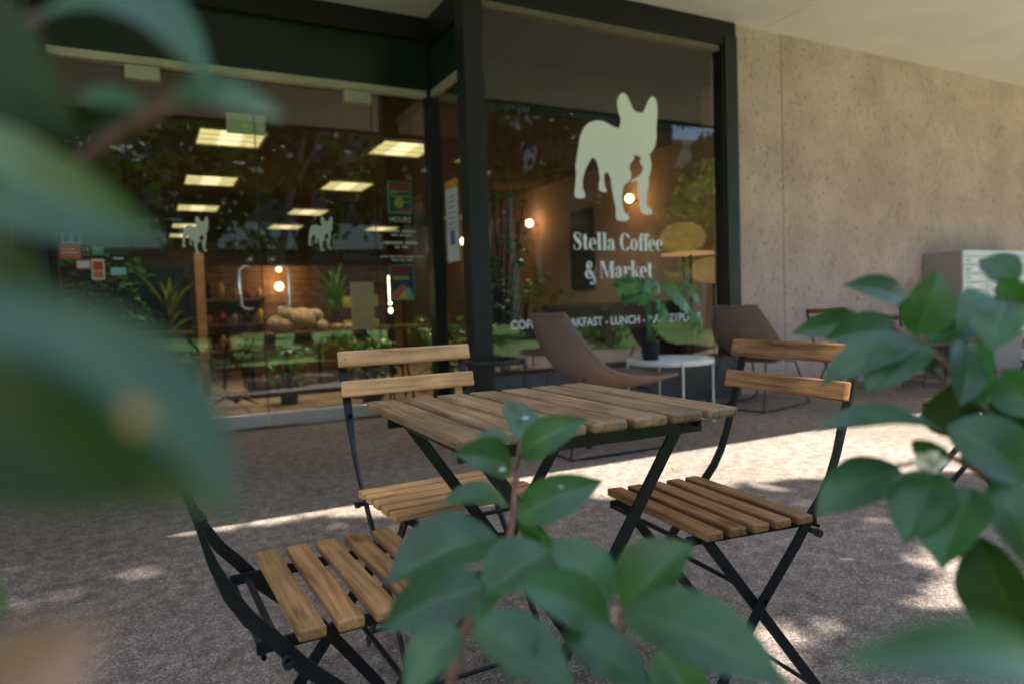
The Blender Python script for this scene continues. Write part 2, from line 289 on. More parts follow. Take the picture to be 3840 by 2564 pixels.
# ------------------------------------------------------------------ mesh helpers
class MB:
    def __init__(s): s.v = []; s.f = []; s.sm = []; s.uv = {}
    def add(s, verts, faces, smooth=False):
        o = len(s.v); s.v += [tuple(p) for p in verts]; s.f += [tuple(i + o for i in f) for f in faces]; s.sm += [smooth] * len(faces); return s
    def box(s, x0, x1, y0, y1, z0, z1, mat=None):
        v = [Vector((x, y, z)) for z in (z0, z1) for y in (y0, y1) for x in (x0, x1)]
        if mat is not None: v = [mat @ p for p in v]
        return s.add(v, [(0, 2, 3, 1), (4, 5, 7, 6), (0, 1, 5, 4), (2, 6, 7, 3), (0, 4, 6, 2), (1, 3, 7, 5)])
    def bar(s, a, b, w, t, up=(0, 0, 1)):          # rectangular bar a->b, w across, t along 'up-ish'
        a = Vector(a); b = Vector(b); d = b - a; ln = d.length; d.normalize()
        u = Vector(up); u = (u - d * u.dot(d))
        if u.length < 1e-4: u = Vector((0, 1, 0)) - d * d.y
        u.normalize(); x = d.cross(u)
        m = Matrix(((d.x, x.x, u.x, a.x), (d.y, x.y, u.y, a.y), (d.z, x.z, u.z, a.z), (0, 0, 0, 1)))
        return s.box(0, ln, -w / 2, w / 2, -t / 2, t / 2, m)
    def ribbon(s, pts, w, t, side):                # flat bar swept along a polyline lying in the plane normal to 'side'
        side = Vector(side).normalized(); pts = [Vector(p) for p in pts]; n = len(pts); rings = []; ws = w if isinstance(w, list) else [w] * n; ts = t if isinstance(t, list) else [t] * n
        for i, p in enumerate(pts):
            d = (pts[min(i + 1, n - 1)] - pts[max(i - 1, 0)]).normalized(); nn = d.cross(side).normalized(); w = ws[i]; t = ts[i]
            rings.append([p + nn * w / 2 + side * t / 2, p - nn * w / 2 + side * t / 2, p - nn * w / 2 - side * t / 2, p + nn * w / 2 - side * t / 2])
        v = [q for r in rings for q in r]; f = []
        for i in range(n - 1):
            for k in range(4): f.append((i * 4 + k, i * 4 + (k + 1) % 4, i * 4 + 4 + (k + 1) % 4, i * 4 + 4 + k))
        f.append((3, 2, 1, 0)); o = (n - 1) * 4; f.append((o, o + 1, o + 2, o + 3))
        return s.add(v, f)
    def tube(s, pts, r, seg=8, cap=True):
        pts = [Vector(p) for p in pts]; n = len(pts); rs = r if isinstance(r, (list, tuple)) else [r] * n
        v = []; ref = Vector((.13, .31, .94)); prev = None
        for i, p in enumerate(pts):
            d = (pts[min(i + 1, n - 1)] - pts[max(i - 1, 0)]).normalized()
            if prev is None:
                a = d.cross(ref if abs(d.dot(ref)) < .95 else Vector((1, 0, 0))).normalized()
            else:
                a = prev - d * prev.dot(d)
                a = a.normalized() if a.length > 1e-5 else d.cross(ref).normalized()
            prev = a
            b = d.cross(a)
            for k in range(seg):
                t = 2 * PI * k / seg; v.append(p + (a * math.cos(t) + b * math.sin(t)) * rs[i])
        f = []
        for i in range(n - 1):
            for k in range(seg): f.append((i * seg + k, i * seg + (k + 1) % seg, (i + 1) * seg + (k + 1) % seg, (i + 1) * seg + k))
        s.add(v, f, True)
        if cap: s.add([], [tuple(len(s.v) - n * seg + k for k in reversed(range(seg))), tuple(len(s.v) - seg + k for k in range(seg))])
        return s
    def lathe(s, prof, seg=32, c=(0, 0, 0), smooth=True):
        v = []; f = []; n = len(prof)
        for i in range(seg):
            t = 2 * PI * i / seg
            for r, z in prof: v.append((c[0] + r * math.cos(t), c[1] + r * math.sin(t), c[2] + z))
        for i in range(seg):
            j = (i + 1) % seg
            for k in range(n - 1): f.append((i * n + k, j * n + k, j * n + k + 1, i * n + k + 1))
        return s.add(v, f, smooth)
    def ball(s, c, r, sq=(1, 1, 1), seg=14, rings=9):
        prof = [(max(1e-4, math.sin(PI * i / rings)) * r, -math.cos(PI * i / rings) * r) for i in range(rings + 1)]
        n0 = len(s.v); s.lathe(prof, seg)
        for i in range(n0, len(s.v)):
            p = s.v[i]; s.v[i] = (c[0] + p[0] * sq[0], c[1] + p[1] * sq[1], c[2] + p[2] * sq[2])
        return s
    def poly(s, pts3): return s.add(pts3, [tuple(range(len(pts3)))])
    def build(s, name, m, parent=None, bevel=0, seg=2):
        me = bpy.data.meshes.new(name); me.from_pydata(s.v, [], s.f)
        me.polygons.foreach_set('use_smooth', s.sm)
        if s.uv:
            at_ = me.attributes.new('vein', 'FLOAT_VECTOR', 'POINT')
            for i, q in s.uv.items(): at_.data[i].vector = q
        me.validate(); me.update()
        me.materials.append(m if not isinstance(m, str) else M[m])
        o = bpy.data.objects.new(name, me); col.objects.link(o)
        if parent is not None: o.parent = parent
        if bevel:
            b = o.modifiers.new('edge', 'BEVEL'); b.width = bevel; b.segments = seg; b.limit_method = 'ANGLE'
        return o
def empty(name, loc=(0, 0, 0), rz=0, parent=None):
    o = bpy.data.objects.new(name, None); col.objects.link(o); o.location = loc; o.rotation_euler = (0, 0, rz); o.empty_display_size = .1
    if parent is not None: o.parent = parent
    return o
def tag(o, label=None, cat=None, group=None, kind=None):
    if label: o['label'] = label
    if cat: o['category'] = cat
    if group: o['group'] = group
    if kind: o['kind'] = kind
    return o
def copy_tree(o, parent=None):
    c = o.copy(); col.objects.link(c)
    if parent is not None: c.parent = parent
    for ch in o.children: copy_tree(ch, c)
    return c
def text_mesh(body, size, offset=0.0, space=1.0):
    cu = bpy.data.curves.new('lettering', 'FONT'); cu.body = body; cu.size = size; cu.offset = offset; cu.space_character = space; cu.fill_mode = 'FRONT'; cu.resolution_u = 4
    o = bpy.data.objects.new('lettering', cu); col.objects.link(o); dg = bpy.context.evaluated_depsgraph_get()
    me = bpy.data.meshes.new_from_object(o.evaluated_get(dg)); bpy.data.objects.remove(o)
    v = [tuple(p.co) for p in me.vertices]; f = [tuple(p.vertices) for p in me.polygons]; bpy.data.meshes.remove(me)
    return v, f
def put_text(mb, body, x0, x1, zb, h, Y, offset=0.0, drop=0.0):
    """lettering on the plane Y between x0 and x1, base line zb, letter height h"""
    v, f = text_mesh(body, 1, offset)
    ax = min(p[0] for p in v); bx = max(p[0] for p in v); ay = min(p[1] for p in v); by = max(p[1] for p in v)
    mb.add([(x0 + (p[0] - ax) / (bx - ax) * (x1 - x0), Y, zb + drop * (p[0] - ax) / (bx - ax) + (p[1] - ay) / (by - ay) * h) for p in v], f)

# ------------------------------------------------------------------ setting: ground
YW, YD, ZC = 4.83, 5.87, 3.44
b = MB(); b.box(-30, 40, -1.65, YD - .045, -.2, 0); o = b.build('patio', 'patio'); tag(o, kind='structure')
b = MB(); b.box(5.09, 5.102, -1.6, YW - .002, -.01, .0012); b.box(-3.01, -2.998, -1.6, YD - .06, -.01, .0012); o = b.build('patio_joint', simple('joint_filler', (.06, .05, .042), .9)); tag(o, kind='structure')
b = MB(); b.add([(-400, -400, -.06), (400, -400, -.06), (400, -1.65, -.06), (-400, -1.65, -.06)], [(0, 1, 2, 3)]); o = b.build('lawn', 'lawn'); tag(o, kind='structure')
b = MB(); b.add([(-400, 40, -.05), (-400, -1.65, -.05), (400, -1.65, -.05), (400, 40, -.05)], [(0, 3, 2, 1)]); o = b.build('ground', 'soil'); tag(o, kind='structure')
b = MB(); b.box(-2.6, 3.4, -.62, .62, .002, .07); o = b.build('planting_bed', 'soil', bevel=.02); tag(o, kind='structure')

# ------------------------------------------------------------------ setting: cafe building
cafe = empty('cafe_building', (0, 0, 0)); tag(cafe, 'cafe building with rough tan concrete wall, glass doors and a large dark framed shop window', 'building')
XJ = 5.563
MB().box(4.945, XJ - .006, YW, YW + .3, 0, ZC).build('wall', 'wall', cafe)
MB().box(XJ + .006, 24, YW, YW + .3, 0, ZC).build('wall', 'wall', cafe)
MB().box(XJ - .006, XJ + .006, YW + .012, YW + .29, 0, ZC - .002).build('wall_joint', simple('joint_sealant', (.10, .08, .06), .9), cafe)
# soffit in panels with fine seams
b = MB()
xs = [-12, -6.3, -.35, 5.284, 8.35, 11.4, 17, 24]
for i in range(len(xs) - 1): b.box(xs[i] + .004, xs[i + 1] - .004, 2.0, YW + .28, ZC, ZC + .25)
b.box(-6.3, 4.94, YW + .283, YD + .16, ZC + .001, ZC + .25)
b.box(-12, 24, 2.004, YW + .27, ZC + .012, ZC + .246)
b.build('soffit', 'soffit', cafe)
MB().box(-12, 24, 2.01, 19.3, ZC + .26, ZC + .40).build('roof', 'soffit', cafe)
MB().box(-12, 24, 1.97, 1.998, ZC - .04, ZC + .45).build('fascia', 'steel_dark', cafe)
b = MB(); b.lathe([(.001, -.004), (.10, -.004), (.115, -.012), (.13, -.004), (.13, .0)], 28, (3.1, 2.9, ZC)); b.build('downlight', 'int_dark', cafe)
# corner post and header over the doors
MB().box(2.19, 2.352, YW - .03, YW + .12, 0, ZC - .002).build('corner_post', 'steel_post', cafe, bevel=.004)
MB().box(2.29, 2.41, YD - .05, YD + .09, 0, ZC - .002).build('inner_post', 'steel_dark', cafe, bevel=.004)
MB().box(-12, 2.288, YD - .06, YD + .1, 3.25, ZC - .004).build('header_beam', 'steel_dark', cafe)
MB().box(-.66, -.575, YD - .05, YD + .09, 0, 3.248).build('jamb', 'steel_post', cafe, bevel=.004)
MB().box(-.574, -.522, YD - .02, YD + .06, 0, 3.248).build('jamb', 'steel_dark', cafe)
b = MB(); b.add([(-.52, YD, 2.824), (2.288, YD, 2.824), (2.288, YD, 3.248), (-.52, YD, 3.248)], [(0, 1, 2, 3)]); b.build('transom_pane', 'spandrel', cafe)
MB().box(-.52, 2.288, YD - .03, YD + .05, 2.764, 2.822).build('door_header', 'alu_matt', cafe, bevel=.003)
# left bay: perforated screen behind glass
b = MB(); b.box(-6, -.662, YD + .02, YD + .06, 0, 3.248)
b.build('dark_infill_panel', 'steel_dark', cafe)
b = MB()
for i in range(9):
    for k in range(40):
        x = -.80 - i * .03; z = .95 + k * .026
        b.add([(x, YD + .012, z), (x + .017, YD + .012, z), (x + .017, YD + .012, z + .015), (x, YD + .012, z + .015)], [(0, 1, 2, 3)])
b.build('perforated_screen', simple('pale_dots', (.35, .40, .36), .6), cafe)

DOG = [(887,67),(905,80),(925,120),(945,165),(965,178),(998,180),(1010,150),(1030,105),(1050,88),(1068,100),(1078,140),(1078,200),(1073,260),(1074,320),(1065,370),(1045,405),(1035,412),(1040,440),(1045,470),(1040,510),(1030,545),(1030,590),(1020,640),(1012,680),(1020,705),(1045,725),(1050,748),(1030,755),(1005,752),(990,740),(978,700),(972,650),(965,600),(962,560),(945,570),(928,574),(938,558),(965,545),(990,520),(998,490),(985,470),(977,455),(985,430),(970,424),(950,420),(945,424),(950,438),(925,470),(922,495),(932,525),(930,550),(918,570),(900,580),(885,610),(880,650),(883,700),(895,740),(915,755),(921,775),(905,792),(880,790),(850,783),(845,760),(845,720),(830,650),(822,600),(815,550),(803,520),(792,515),(780,530),(780,570),(785,600),(797,618),(790,628),(765,625),(750,615),(748,590),(755,550),(750,510),(745,480),(735,450),(722,435),(710,437),(695,460),(675,500),(660,550),(658,600),(668,625),(675,645),(668,660),(640,663),(618,658),(612,630),(618,580),(622,520),(618,480),(625,430),(632,390),(638,350),(645,310),(665,265),(695,235),(730,225),(765,225),(800,240),(830,258),(862,268),(870,240),(872,215),(860,180),(852,140),(853,110),(865,80)]
def dog_shape(x0, x1, z0, z1, Y):
    xs_ = [p[0] for p in DOGW]; zs = [p[1] for p in DOGW]; a, b_, c, d = min(xs_), max(xs_), min(zs), max(zs)
    return [(x0 + (p[0] - a) / (b_ - a) * (x1 - x0), Y, z0 + (p[1] - c) / (d - c) * (z1 - z0)) for p in DOGW]
DOGW = []
for (px, py) in DOG:
    q = at(1750 + .6696 * px, 300 + .6696 * py, YW); DOGW.append((q.x, q.z))
def ngon(mb, pts):
    pts = [Vector(p) for p in pts]; mb.add(pts, [tuple(t) for t in tessellate_polygon([pts])])

# doors and sidelights
def pane(x0, x1, z0, z1, Y, name, m, parent):
    b = MB(); b.add([(x0, Y, z0), (x1, Y, z0), (x1, Y, z1), (x0, Y, z1)], [(0, 1, 2, 3)]); return b.build(name, m, parent)
def door(x0, x1, hx, hs, dog, lockx, name='door'):
    d = empty(name, (0, 0, 0), 0, cafe)
    pane(x0 + .004, x1 - .004, .10, 2.74, YD, 'pane', 'glass_door', d)
    MB().box(x0 + .003, x1 - .003, YD - .022, YD + .022, .012, .118).build('bottom_rail', 'alu', d, bevel=.003)
    MB().box(x0 + .25, x1 - .25, YD - .02, YD + .02, .0, .012).build('floor_pivot', 'alu', d)
    b = MB()
    for x in (x0, x1): b.box(x - .004 if x == x1 else x, x if x == x1 else x + .004, YD - .006, YD + .006, .118, 2.74)
    b.build('polished_edge', simple('glass_edge', (.05, .06, .05), .2), d)
    zt, zb = 1.285, .955
    b = MB(); pts = []
    bx = hx + hs * .095
    pts = [(bx, YD - .005, zt), (bx, YD - .02, zt), (hx + hs * .08, YD - .055, zt), (hx + hs * .03, YD - .075, zt), (hx, YD - .082, zt - .03), (hx, YD - .082, (zt + zb) / 2), (hx, YD - .082, zb + .03), (hx + hs * .03, YD - .075, zb), (hx + hs * .08, YD - .055, zb), (bx, YD - .02, zb), (bx, YD - .005, zb)]
    b.tube(pts, .0125, 10); b.build('handle', 'chrome', d)
    b = MB(); b.tube([(lockx, YD - .02, 1.344), (lockx, YD + .02, 1.344)], .029, 24); b.tube([(lockx, YD - .027, 1.344), (lockx, YD - .02, 1.344)], .013, 14); b.build('lock', 'decal_dim', d)
    b = MB(); ngon(b, dog_shape(dog[0], dog[1], dog[2], dog[3], YD - .004)); b.build('logo', 'decal_dim', d)
    return d
dl = door(-.06, .838, .665, 1, (.276, .468, 1.388, 1.672), .756)
dr = door(.842, 1.792, 1.035, -1, (1.216, 1.422, 1.414, 1.70), .924)
MB().box(-.04, .19, YD - .035, YD + .04, 2.655, 2.755).build('patch_fitting', 'alu_matt', dl, bevel=.003)
MB().box(1.56, 1.785, YD - .035, YD + .04, 2.655, 2.755).build('patch_fitting', 'alu_matt', dr, bevel=.003)
# white card on the header of the left leaf (exit sign back)
for nm, x0, x1 in (('sidelight', -.518, -.064), ('sidelight', 1.796, 2.286)):
    s_ = empty(nm, (0, 0, 0), 0, cafe)
    pane(x0, x1, .10, 2.762, YD, 'pane', 'glass_door', s_)
    MB().box(x0, x1, YD - .022, YD + .022, .001, .10).build('bottom_rail', 'alu', s_)
# side return window
sw = empty('side_window', (0, 0, 0), 0, cafe)
b = MB(); b.add([(2.345, YW + .122, .06), (2.345, YD - .052, .06), (2.345, YD - .052, 3.2), (2.345, YW + .122, 3.2)], [(0, 1, 2, 3)]); b.build('pane', 'glass_door', sw)
MB().box(2.305, 2.385, YW + .122, YD - .052, 0, .06).build('sill', 'steel_dark', sw)
MB().box(2.305, 2.385, YW + .122, YD - .052, 3.2, ZC - .003).build('head', 'steel_dark', sw)
MB().box(2.322, 2.368, YW + .122, YD - .052, 2.764, 2.822).build('transom_bar', 'alu_matt', sw)
b = MB(); b.add([(2.341, YW + .13, 2.824), (2.341, YD - .055, 2.824), (2.341, YD - .055, 3.198), (2.341, YW + .13, 3.198)], [(0, 1, 2, 3)]); b.build('dark_panel', 'spandrel', sw)
# big shop window
wn = empty('shop_window', (0, 0, 0), 0, cafe)
WX0, WX1, WZ0, WZ1 = 2.354, 4.765, .40, 3.225
b = MB(); b.box(2.354, 4.943, YW - .028, YW + .1, WZ1, ZC - .003); b.box(WX1, 4.943, YW - .029, YW + .1, .381, WZ1 - .001)
b.build('frame', 'steel_dark', wn, bevel=.004)
MB().box(4.79, 4.941, YW - .045, YW - .030, .383, 3.30).build('jamb_cover', 'steel_post', wn, bevel=.003)
b = MB(); b.box(WX0, WX1 - .002, YW + .0, YW + .07, WZ1 - .05, WZ1 - .002); b.build('head_trim', simple('bronze_trim', (.16, .14, .11), .5), wn)
MB().box(WX0, 4.94, YW - .02, YW + .08, 0, .38).build('base_panel', simple('slate_panel', (.085, .088, .10), .6), wn)
MB().box(WX0, WX1, YW - .035, YW + .09, .3805, .402).build('sill', 'steel_dark', wn)
pane(WX0, WX1, .402, WZ1 - .051, YW + .03, 'pane', 'glass_win', wn)
YG = YW + .024
b = MB(); ngon(b, [(p[0], YG, p[1]) for p in DOGW]); b.build('logo', 'decal_bright', wn)
# --- lettering: a heavy high-contrast serif drawn stroke by stroke (unit = x height 1)
class Glyphs:
    def __init__(s, mb, x, zb, h, sx, Y): s.mb = mb; s.x = x; s.z = zb; s.h = h; s.sx = sx; s.Y = Y; s.k = 0
    def pt(s, p): return (s.x + p[0] * s.h * s.sx, s.Y - .0004 * s.k, s.z + p[1] * s.h)
    def pg(s, pts): s.k = (s.k + 1) % 8; ngon(s.mb, [s.pt(p) for p in pts])
    def rc(s, x0, x1, z0, z1): s.pg([(x0, z0), (x1, z0), (x1, z1), (x0, z1)])
    def ring(s, cx, cz, rx, rz, ix, iz, a0=0, a1=360, n=22):     # fat sides, hairline top and bottom
        o = []; i = []
        for k in range(n + 1):
            t = rad(a0 + (a1 - a0) * k / n); o.append((cx + rx * math.cos(t), cz + rz * math.sin(t))); i.append((cx + ix * math.cos(t), cz + iz * math.sin(t)))
        s.k = (s.k + 1) % 8
        v = [s.pt(p) for p in o + i]; m = n + 1
        s.mb.add(v, [(k, k + 1, m + k + 1, m + k) for k in range(n)])
    def disc(s, cx, cz, r, n=14): s.pg([(cx + r * math.cos(2 * PI * k / n), cz + r * math.sin(2 * PI * k / n)) for k in range(n)])
    def adv(s, w): s.x += w * s.h * s.sx
    def stroke(s, pts, ws):
        n = len(pts); l = []; r_ = []
        for i, p in enumerate(pts):
            a = Vector(pts[max(i - 1, 0)]); c = Vector(pts[min(i + 1, n - 1)]); d = (c - a).normalized(); nn = Vector((-d.y, d.x)) * ws[i] / 2
            l.append((p[0] + nn.x, p[1] + nn.y)); r_.append((p[0] - nn.x, p[1] - nn.y))
        s.k = (s.k + 1) % 8; v = [s.pt(p) for p in l + r_]; s.mb.add(v, [(i, i + 1, n + i + 1, n + i) for i in range(n - 1)])
    def S(s):
        s.stroke([(.80, 1.02), (.74, 1.30), (.55, 1.43), (.33, 1.40), (.20, 1.22), (.26, 1.0), (.46, .82), (.66, .66), (.80, .44), (.72, .16), (.50, .02), (.28, .06), (.14, .22), (.10, .44)],
                 [.05, .06, .06, .12, .24, .32, .36, .36, .30, .16, .06, .05, .06, .05]); s.rc(.74, .84, 1.0, 1.42); s.rc(.06, .15, .04, .46); s.adv(.98)
    def l(s): s.rc(.10, .42, 0, 1.5); s.rc(.0, .54, 0, .06); s.rc(.0, .2, 1.44, 1.5); s.adv(.58)
    def t(s): s.rc(.14, .46, .12, 1.30); s.rc(0, .62, .93, 1.0); s.stroke([(.30, .16), (.38, .03), (.52, .03), (.64, .22)], [.30, .12, .06, .05]); s.adv(.66)
    def e(s): s.ring(.42, .5, .42, .52, .13, .46, 0, 300); s.rc(.2, .80, .47, .54); s.rc(.6, .84, .5, .55); s.adv(.88)
    def a(s): s.rc(.42, .74, .06, .8); s.stroke([(.12, .76), (.26, .95), (.44, .98), (.58, .8)], [.16, .1, .06, .3]); s.disc(.17, .76, .13); s.ring(.32, .26, .31, .29, .10, .23, 60, 360); s.rc(.5, .9, 0, .06); s.rc(.42, .74, 0, .1); s.adv(.92)
    def C(s): s.ring(.58, .72, .58, .78, .24, .72, 35, 325); s.rc(1.02, 1.1, .95, 1.42); s.rc(1.02, 1.1, .04, .4); s.adv(1.18)
    def o(s): s.ring(.44, .5, .44, .52, .14, .46); s.adv(.92)
    def f(s): s.rc(.12, .44, 0, 1.2); s.rc(0, .6, .93, 1.0); s.rc(.02, .56, 0, .06); s.stroke([(.28, 1.18), (.32, 1.38), (.46, 1.48), (.62, 1.42)], [.32, .2, .08, .06]); s.disc(.60, 1.34, .12); s.adv(.56)
    def M(s): s.rc(.1, .17, 0, 1.44); s.pg([(.10, 1.44), (.46, 1.44), (.86, .1), (.74, 0)]); s.pg([(.74, 0), (.82, 0), (1.26, 1.44), (1.18, 1.44)]); s.rc(1.14, 1.5, 0, 1.44); s.rc(0, .3, 0, .06); s.rc(1.04, 1.6, 0, .06); s.rc(0, .3, 1.38, 1.44); s.rc(1.4, 1.6, 1.38, 1.44); s.adv(1.66)
    def r(s): s.rc(.1, .42, 0, 1.0); s.rc(0, .54, 0, .06); s.rc(0, .2, .94, 1); s.stroke([(.42, .66), (.52, .9), (.66, .97), (.76, .86)], [.05, .06, .08, .1]); s.disc(.72, .8, .13); s.adv(.84)
    def k(s): raise NotImplementedError
    def kk(s): s.rc(.1, .42, 0, 1.5); s.rc(0, .52, 0, .06); s.rc(0, .2, 1.44, 1.5); s.stroke([(.44, .42), (.86, .96)], [.05, .05]); s.pg([(.50, .58), (.62, .70), (1.0, 0), (.66, 0)]); s.rc(.7, .98, .94, 1.0); s.rc(.58, 1.06, 0, .06); s.adv(1.04)
    def amp(s):
        s.stroke([(1.02, .78), (.98, .5), (.86, .18), (.56, -.02), (.24, .06), (.10, .34), (.22, .6), (.5, .8), (.68, 1.0), (.66, 1.3), (.5, 1.44), (.32, 1.34), (.28, 1.08), (.4, .82), (.62, .46), (.92, .06), (1.06, -.26), (.92, -.52), (.64, -.5)],
                 [.04, .05, .06, .10, .22, .30, .24, .12, .2, .22, .07, .18, .30, .36, .36, .32, .22, .1, .06]); s.disc(.64, -.42, .14); s.adv(1.2)
def word(g, seq):
    for c in seq:
        if c == ' ': g.adv(.42)
        elif c == 'k': g.kk()
        elif c == '&': g.amp()
        else: getattr(g, c)()
b = MB()
def fit(text, x0, x1, zb, h):
    tmp = MB(); g = Glyphs(tmp, 0, 0, 1, 1, YG); word(g, text); w = g.x
    g = Glyphs(b, x0, zb, h, (x1 - x0) / (w * h), YG); word(g, text)
fit('Stella Coffee', 3.134, 4.075, 1.352, .098)
fit('& Market', 3.245, 3.955, 1.118, .098)
put_text(b, 'COFFEE - BREAKFAST - LUNCH - MARKETPLACE', 2.536, 4.498, .722, .072, YG, .014)
b.build('lettering', 'decal_bright', wn)

# ------------------------------------------------------------------ interior shell
b = MB(); b.box(-3, 12, YD + .1, 19, -.06, .0); b.box(2.386, 12, YW + .1, YD + .1, -.06, 0); o = b.build('shop_floor', 'int_floor'); tag(o, kind='structure')
b = MB()
for i in range(20): b.box(-3, 5.6, YD + .4 + i * .62, YD + .408 + i * .62, .0005, .002)
for i in range(15): b.box(-2.9 + i * .62, -2.892 + i * .62, YD + .1, 18, .0006, .0022)
o = b.build('floor_grout', simple('grout', (.10, .06, .035), .8)); tag(o, kind='structure')
b = MB(); b.box(-3, 2.41, YD + .12, 19, 2.76, 2.9); b.box(2.41, 5.6, YD + .12, 19, 2.77, 2.9); o = b.build('shop_ceiling', 'int_ceiling'); tag(o, kind='structure')
b = MB(); b.box(2.36, 5.6, YW + .11, YD + .118, 3.235, 3.3); b.box(2.42, 5.6, YD + .117, YD + .16, 2.77, 3.32); o = b.build('bay_ceiling', simple('bay_ceiling_paint', (.045, .058, .048), .9)); tag(o, kind='structure')
b = MB(); b.box(-3.1, 12, 18, 18.1, 0, 3); b.box(-3.1, -3, YD + .1, 18, 0, 3); b.box(-3, -.6, YD + .1, YD + .15, 0, 3); o = b.build('shop_back_wall', 'int_wood'); tag(o, kind='structure')
b = MB(); b.box(5.6, 5.7, YW + .32, 18, 0, 3.3); o = b.build('shop_side_wall', 'int_wall'); tag(o, kind='structure')

# ------------------------------------------------------------------ interior things
cl0 = None; kk = 0
for X, ys in ((.88, (7.82, 10.3, 12.9, 15.4, 17.2)), (2.70, (7.7, 10.2, 12.95, 15.2)), (4.75, (15.15,)), (-1.0, (10.3, 12.9, 15.3))):
    for r_, Y in enumerate(ys):
        if cl0 is None:
            cl0 = empty('ceiling_light', (X, Y, 2.76))
            b = MB(); b.box(-.33, .33, -.36, -.34, -.025, 0); b.box(-.33, .33, .34, .36, -.025, 0); b.box(-.33, -.31, -.34, .34, -.025, 0); b.box(.31, .33, -.34, .34, -.025, 0)
            b.box(-.31, .31, -.115, -.105, -.018, 0); b.box(-.31, .31, .105, .115, -.018, 0); b.build('frame', simple('yellowed_frame', (.42, .38, .2), .6), cl0)
            b = MB(); b.box(-.308, .308, -.338, .338, -.012, -.002); b.build('diffuser', 'panel_on', cl0)
            c = cl0
        else:
            c = copy_tree(cl0); c.location = (X, Y, 2.76)
        colname = {.88: 'left', 2.70: 'middle', 4.75: 'right', -1.0: 'far left'}[X]
        ordn = ['nearest' if X != 4.75 else 'only', 'second', 'third', 'fourth', 'fifth'][r_]
        tag(c, '%s lit ceiling panel from the doors in the %s row inside the cafe' % (ordn, colname), 'ceiling light', 'lit panels in the cafe ceiling')

for (x_, y_, p_) in ((.9, 7.9, 26), (2.6, 7.9, 26), (.9, 11, 16), (3.9, 7.2, 22)):  # unseen spots added to strengthen the ceiling panels' light in the shop
    ld = bpy.data.lights.new('panel_fill', 'SPOT'); ld.energy = p_ * 2.6; ld.color = (1, .86, .64); ld.shadow_soft_size = 0; ld.spot_size = rad(140); ld.spot_blend = .6
    lo = bpy.data.objects.new('panel_fill', ld); col.objects.link(lo); lo.location = (x_, y_, 2.72)
def bistro_lamp(name, label, loc, axis, r=.05, power=14):
    t = empty(name, loc); tag(t, label, 'wall lamp', 'warm bulbs inside the cafe')
    ax = Vector(axis)
    b = MB(); b.tube([ax * .16, ax * .15], .05, 16); b.tube([ax * .15, ax * .03 + Vector((0, 0, -.06)), Vector((0, 0, -.05))], .008, 8); b.build('bracket', 'black', t)
    MB().ball((0, 0, 0), r).build('bulb', 'bulb', t)
    ld = bpy.data.lights.new('bulb_glow', 'POINT'); ld.energy = power; ld.color = (1, .52, .2); ld.shadow_soft_size = .05
    lo = bpy.data.objects.new('bulb_glow', ld); col.objects.link(lo); lo.location = Vector(loc) - ax * .02 + Vector((0, 0, .0)); lo.location = Vector(loc) - ax * .09
    return t
p1 = at(1985, 838, 1); p2 = at(2360, 745, 1)
def on_x(x, y, X):
    d = ray(x, y); return EYE + d * (X / d.x)
q1 = on_x(1985, 838, 5.44); q2 = on_x(2360, 745, 5.44); q3 = on_x(1742, 905, 5.44)
bistro_lamp('wall_lamp', 'bare warm bulb on the brown wall left of the white dog logo', q1, (1, 0, 0), .055, 4)
bistro_lamp('wall_lamp', 'warm bulb glowing between the legs of the large white dog logo', q2, (1, 0, 0), .05, 3.5)
bistro_lamp('wall_lamp', 'warm bulb seen through the narrow side window by the post', q3, (1, 0, 0), .075, 5)
# shelf wall with lamp near the right door handle
t = empty('wall_shelf_unit', (0, 10.3, 0)); tag(t, 'low wooden partition with shelves of jars behind the glass doors', 'shelf')
MB().box(.68, 3.6, .3, .36, 0, 1.62).build('back_panel', 'int_wood', t)
b = MB()
for z in (.42, .78, 1.12): b.box(.7, 1.55, 0, .3, z, z + .03)
b.build('shelf_boards', 'int_wood', t)
jm = [simple('jar_amber', (.45, .13, .03), .3), simple('jar_red', (.3, .04, .02), .3), simple('jar_tan', (.45, .3, .15), .5), 'int_dark', simple('jar_yellow', (.55, .38, .04), .4)]
for z in (.45, .81, 1.15):
    for i in range(5):
        h = random.uniform(.12, .24); r_ = random.uniform(.035, .06); X = .78 + i * .165
        o = MB().lathe([(.001, 0), (r_, 0), (r_, h * .75), (r_ * .6, h * .85), (r_ * .6, h), (.001, h)], 12).build('storage_jar', jm[(i + int(z * 7)) % 5]); o.location = (X, 10.42, z)
        tag(o, 'small storage jar on the shelves behind the left door handle', 'jar', 'jars on the wooden shelves')
qs = at(1047, 1075, 10.45); bistro_lamp('wall_lamp', 'warm lower bulb seen inside the right door handle', (qs.x, 10.45, qs.z), (0, 1, 0), .055, 5)
qs = at(1045, 1010, 10.45); bistro_lamp('wall_lamp', 'small dim warm bulb above the one inside the right door handle', (qs.x, 10.45, qs.z), (0, 1, 0), .035, 2)
# wooden post
t = MB().box(.54, .64, 8.95, 9.05, 0, 1.66).build('wooden_post', 'wood_table'); tag(t, 'pale wooden post standing behind the left glass door', 'post')
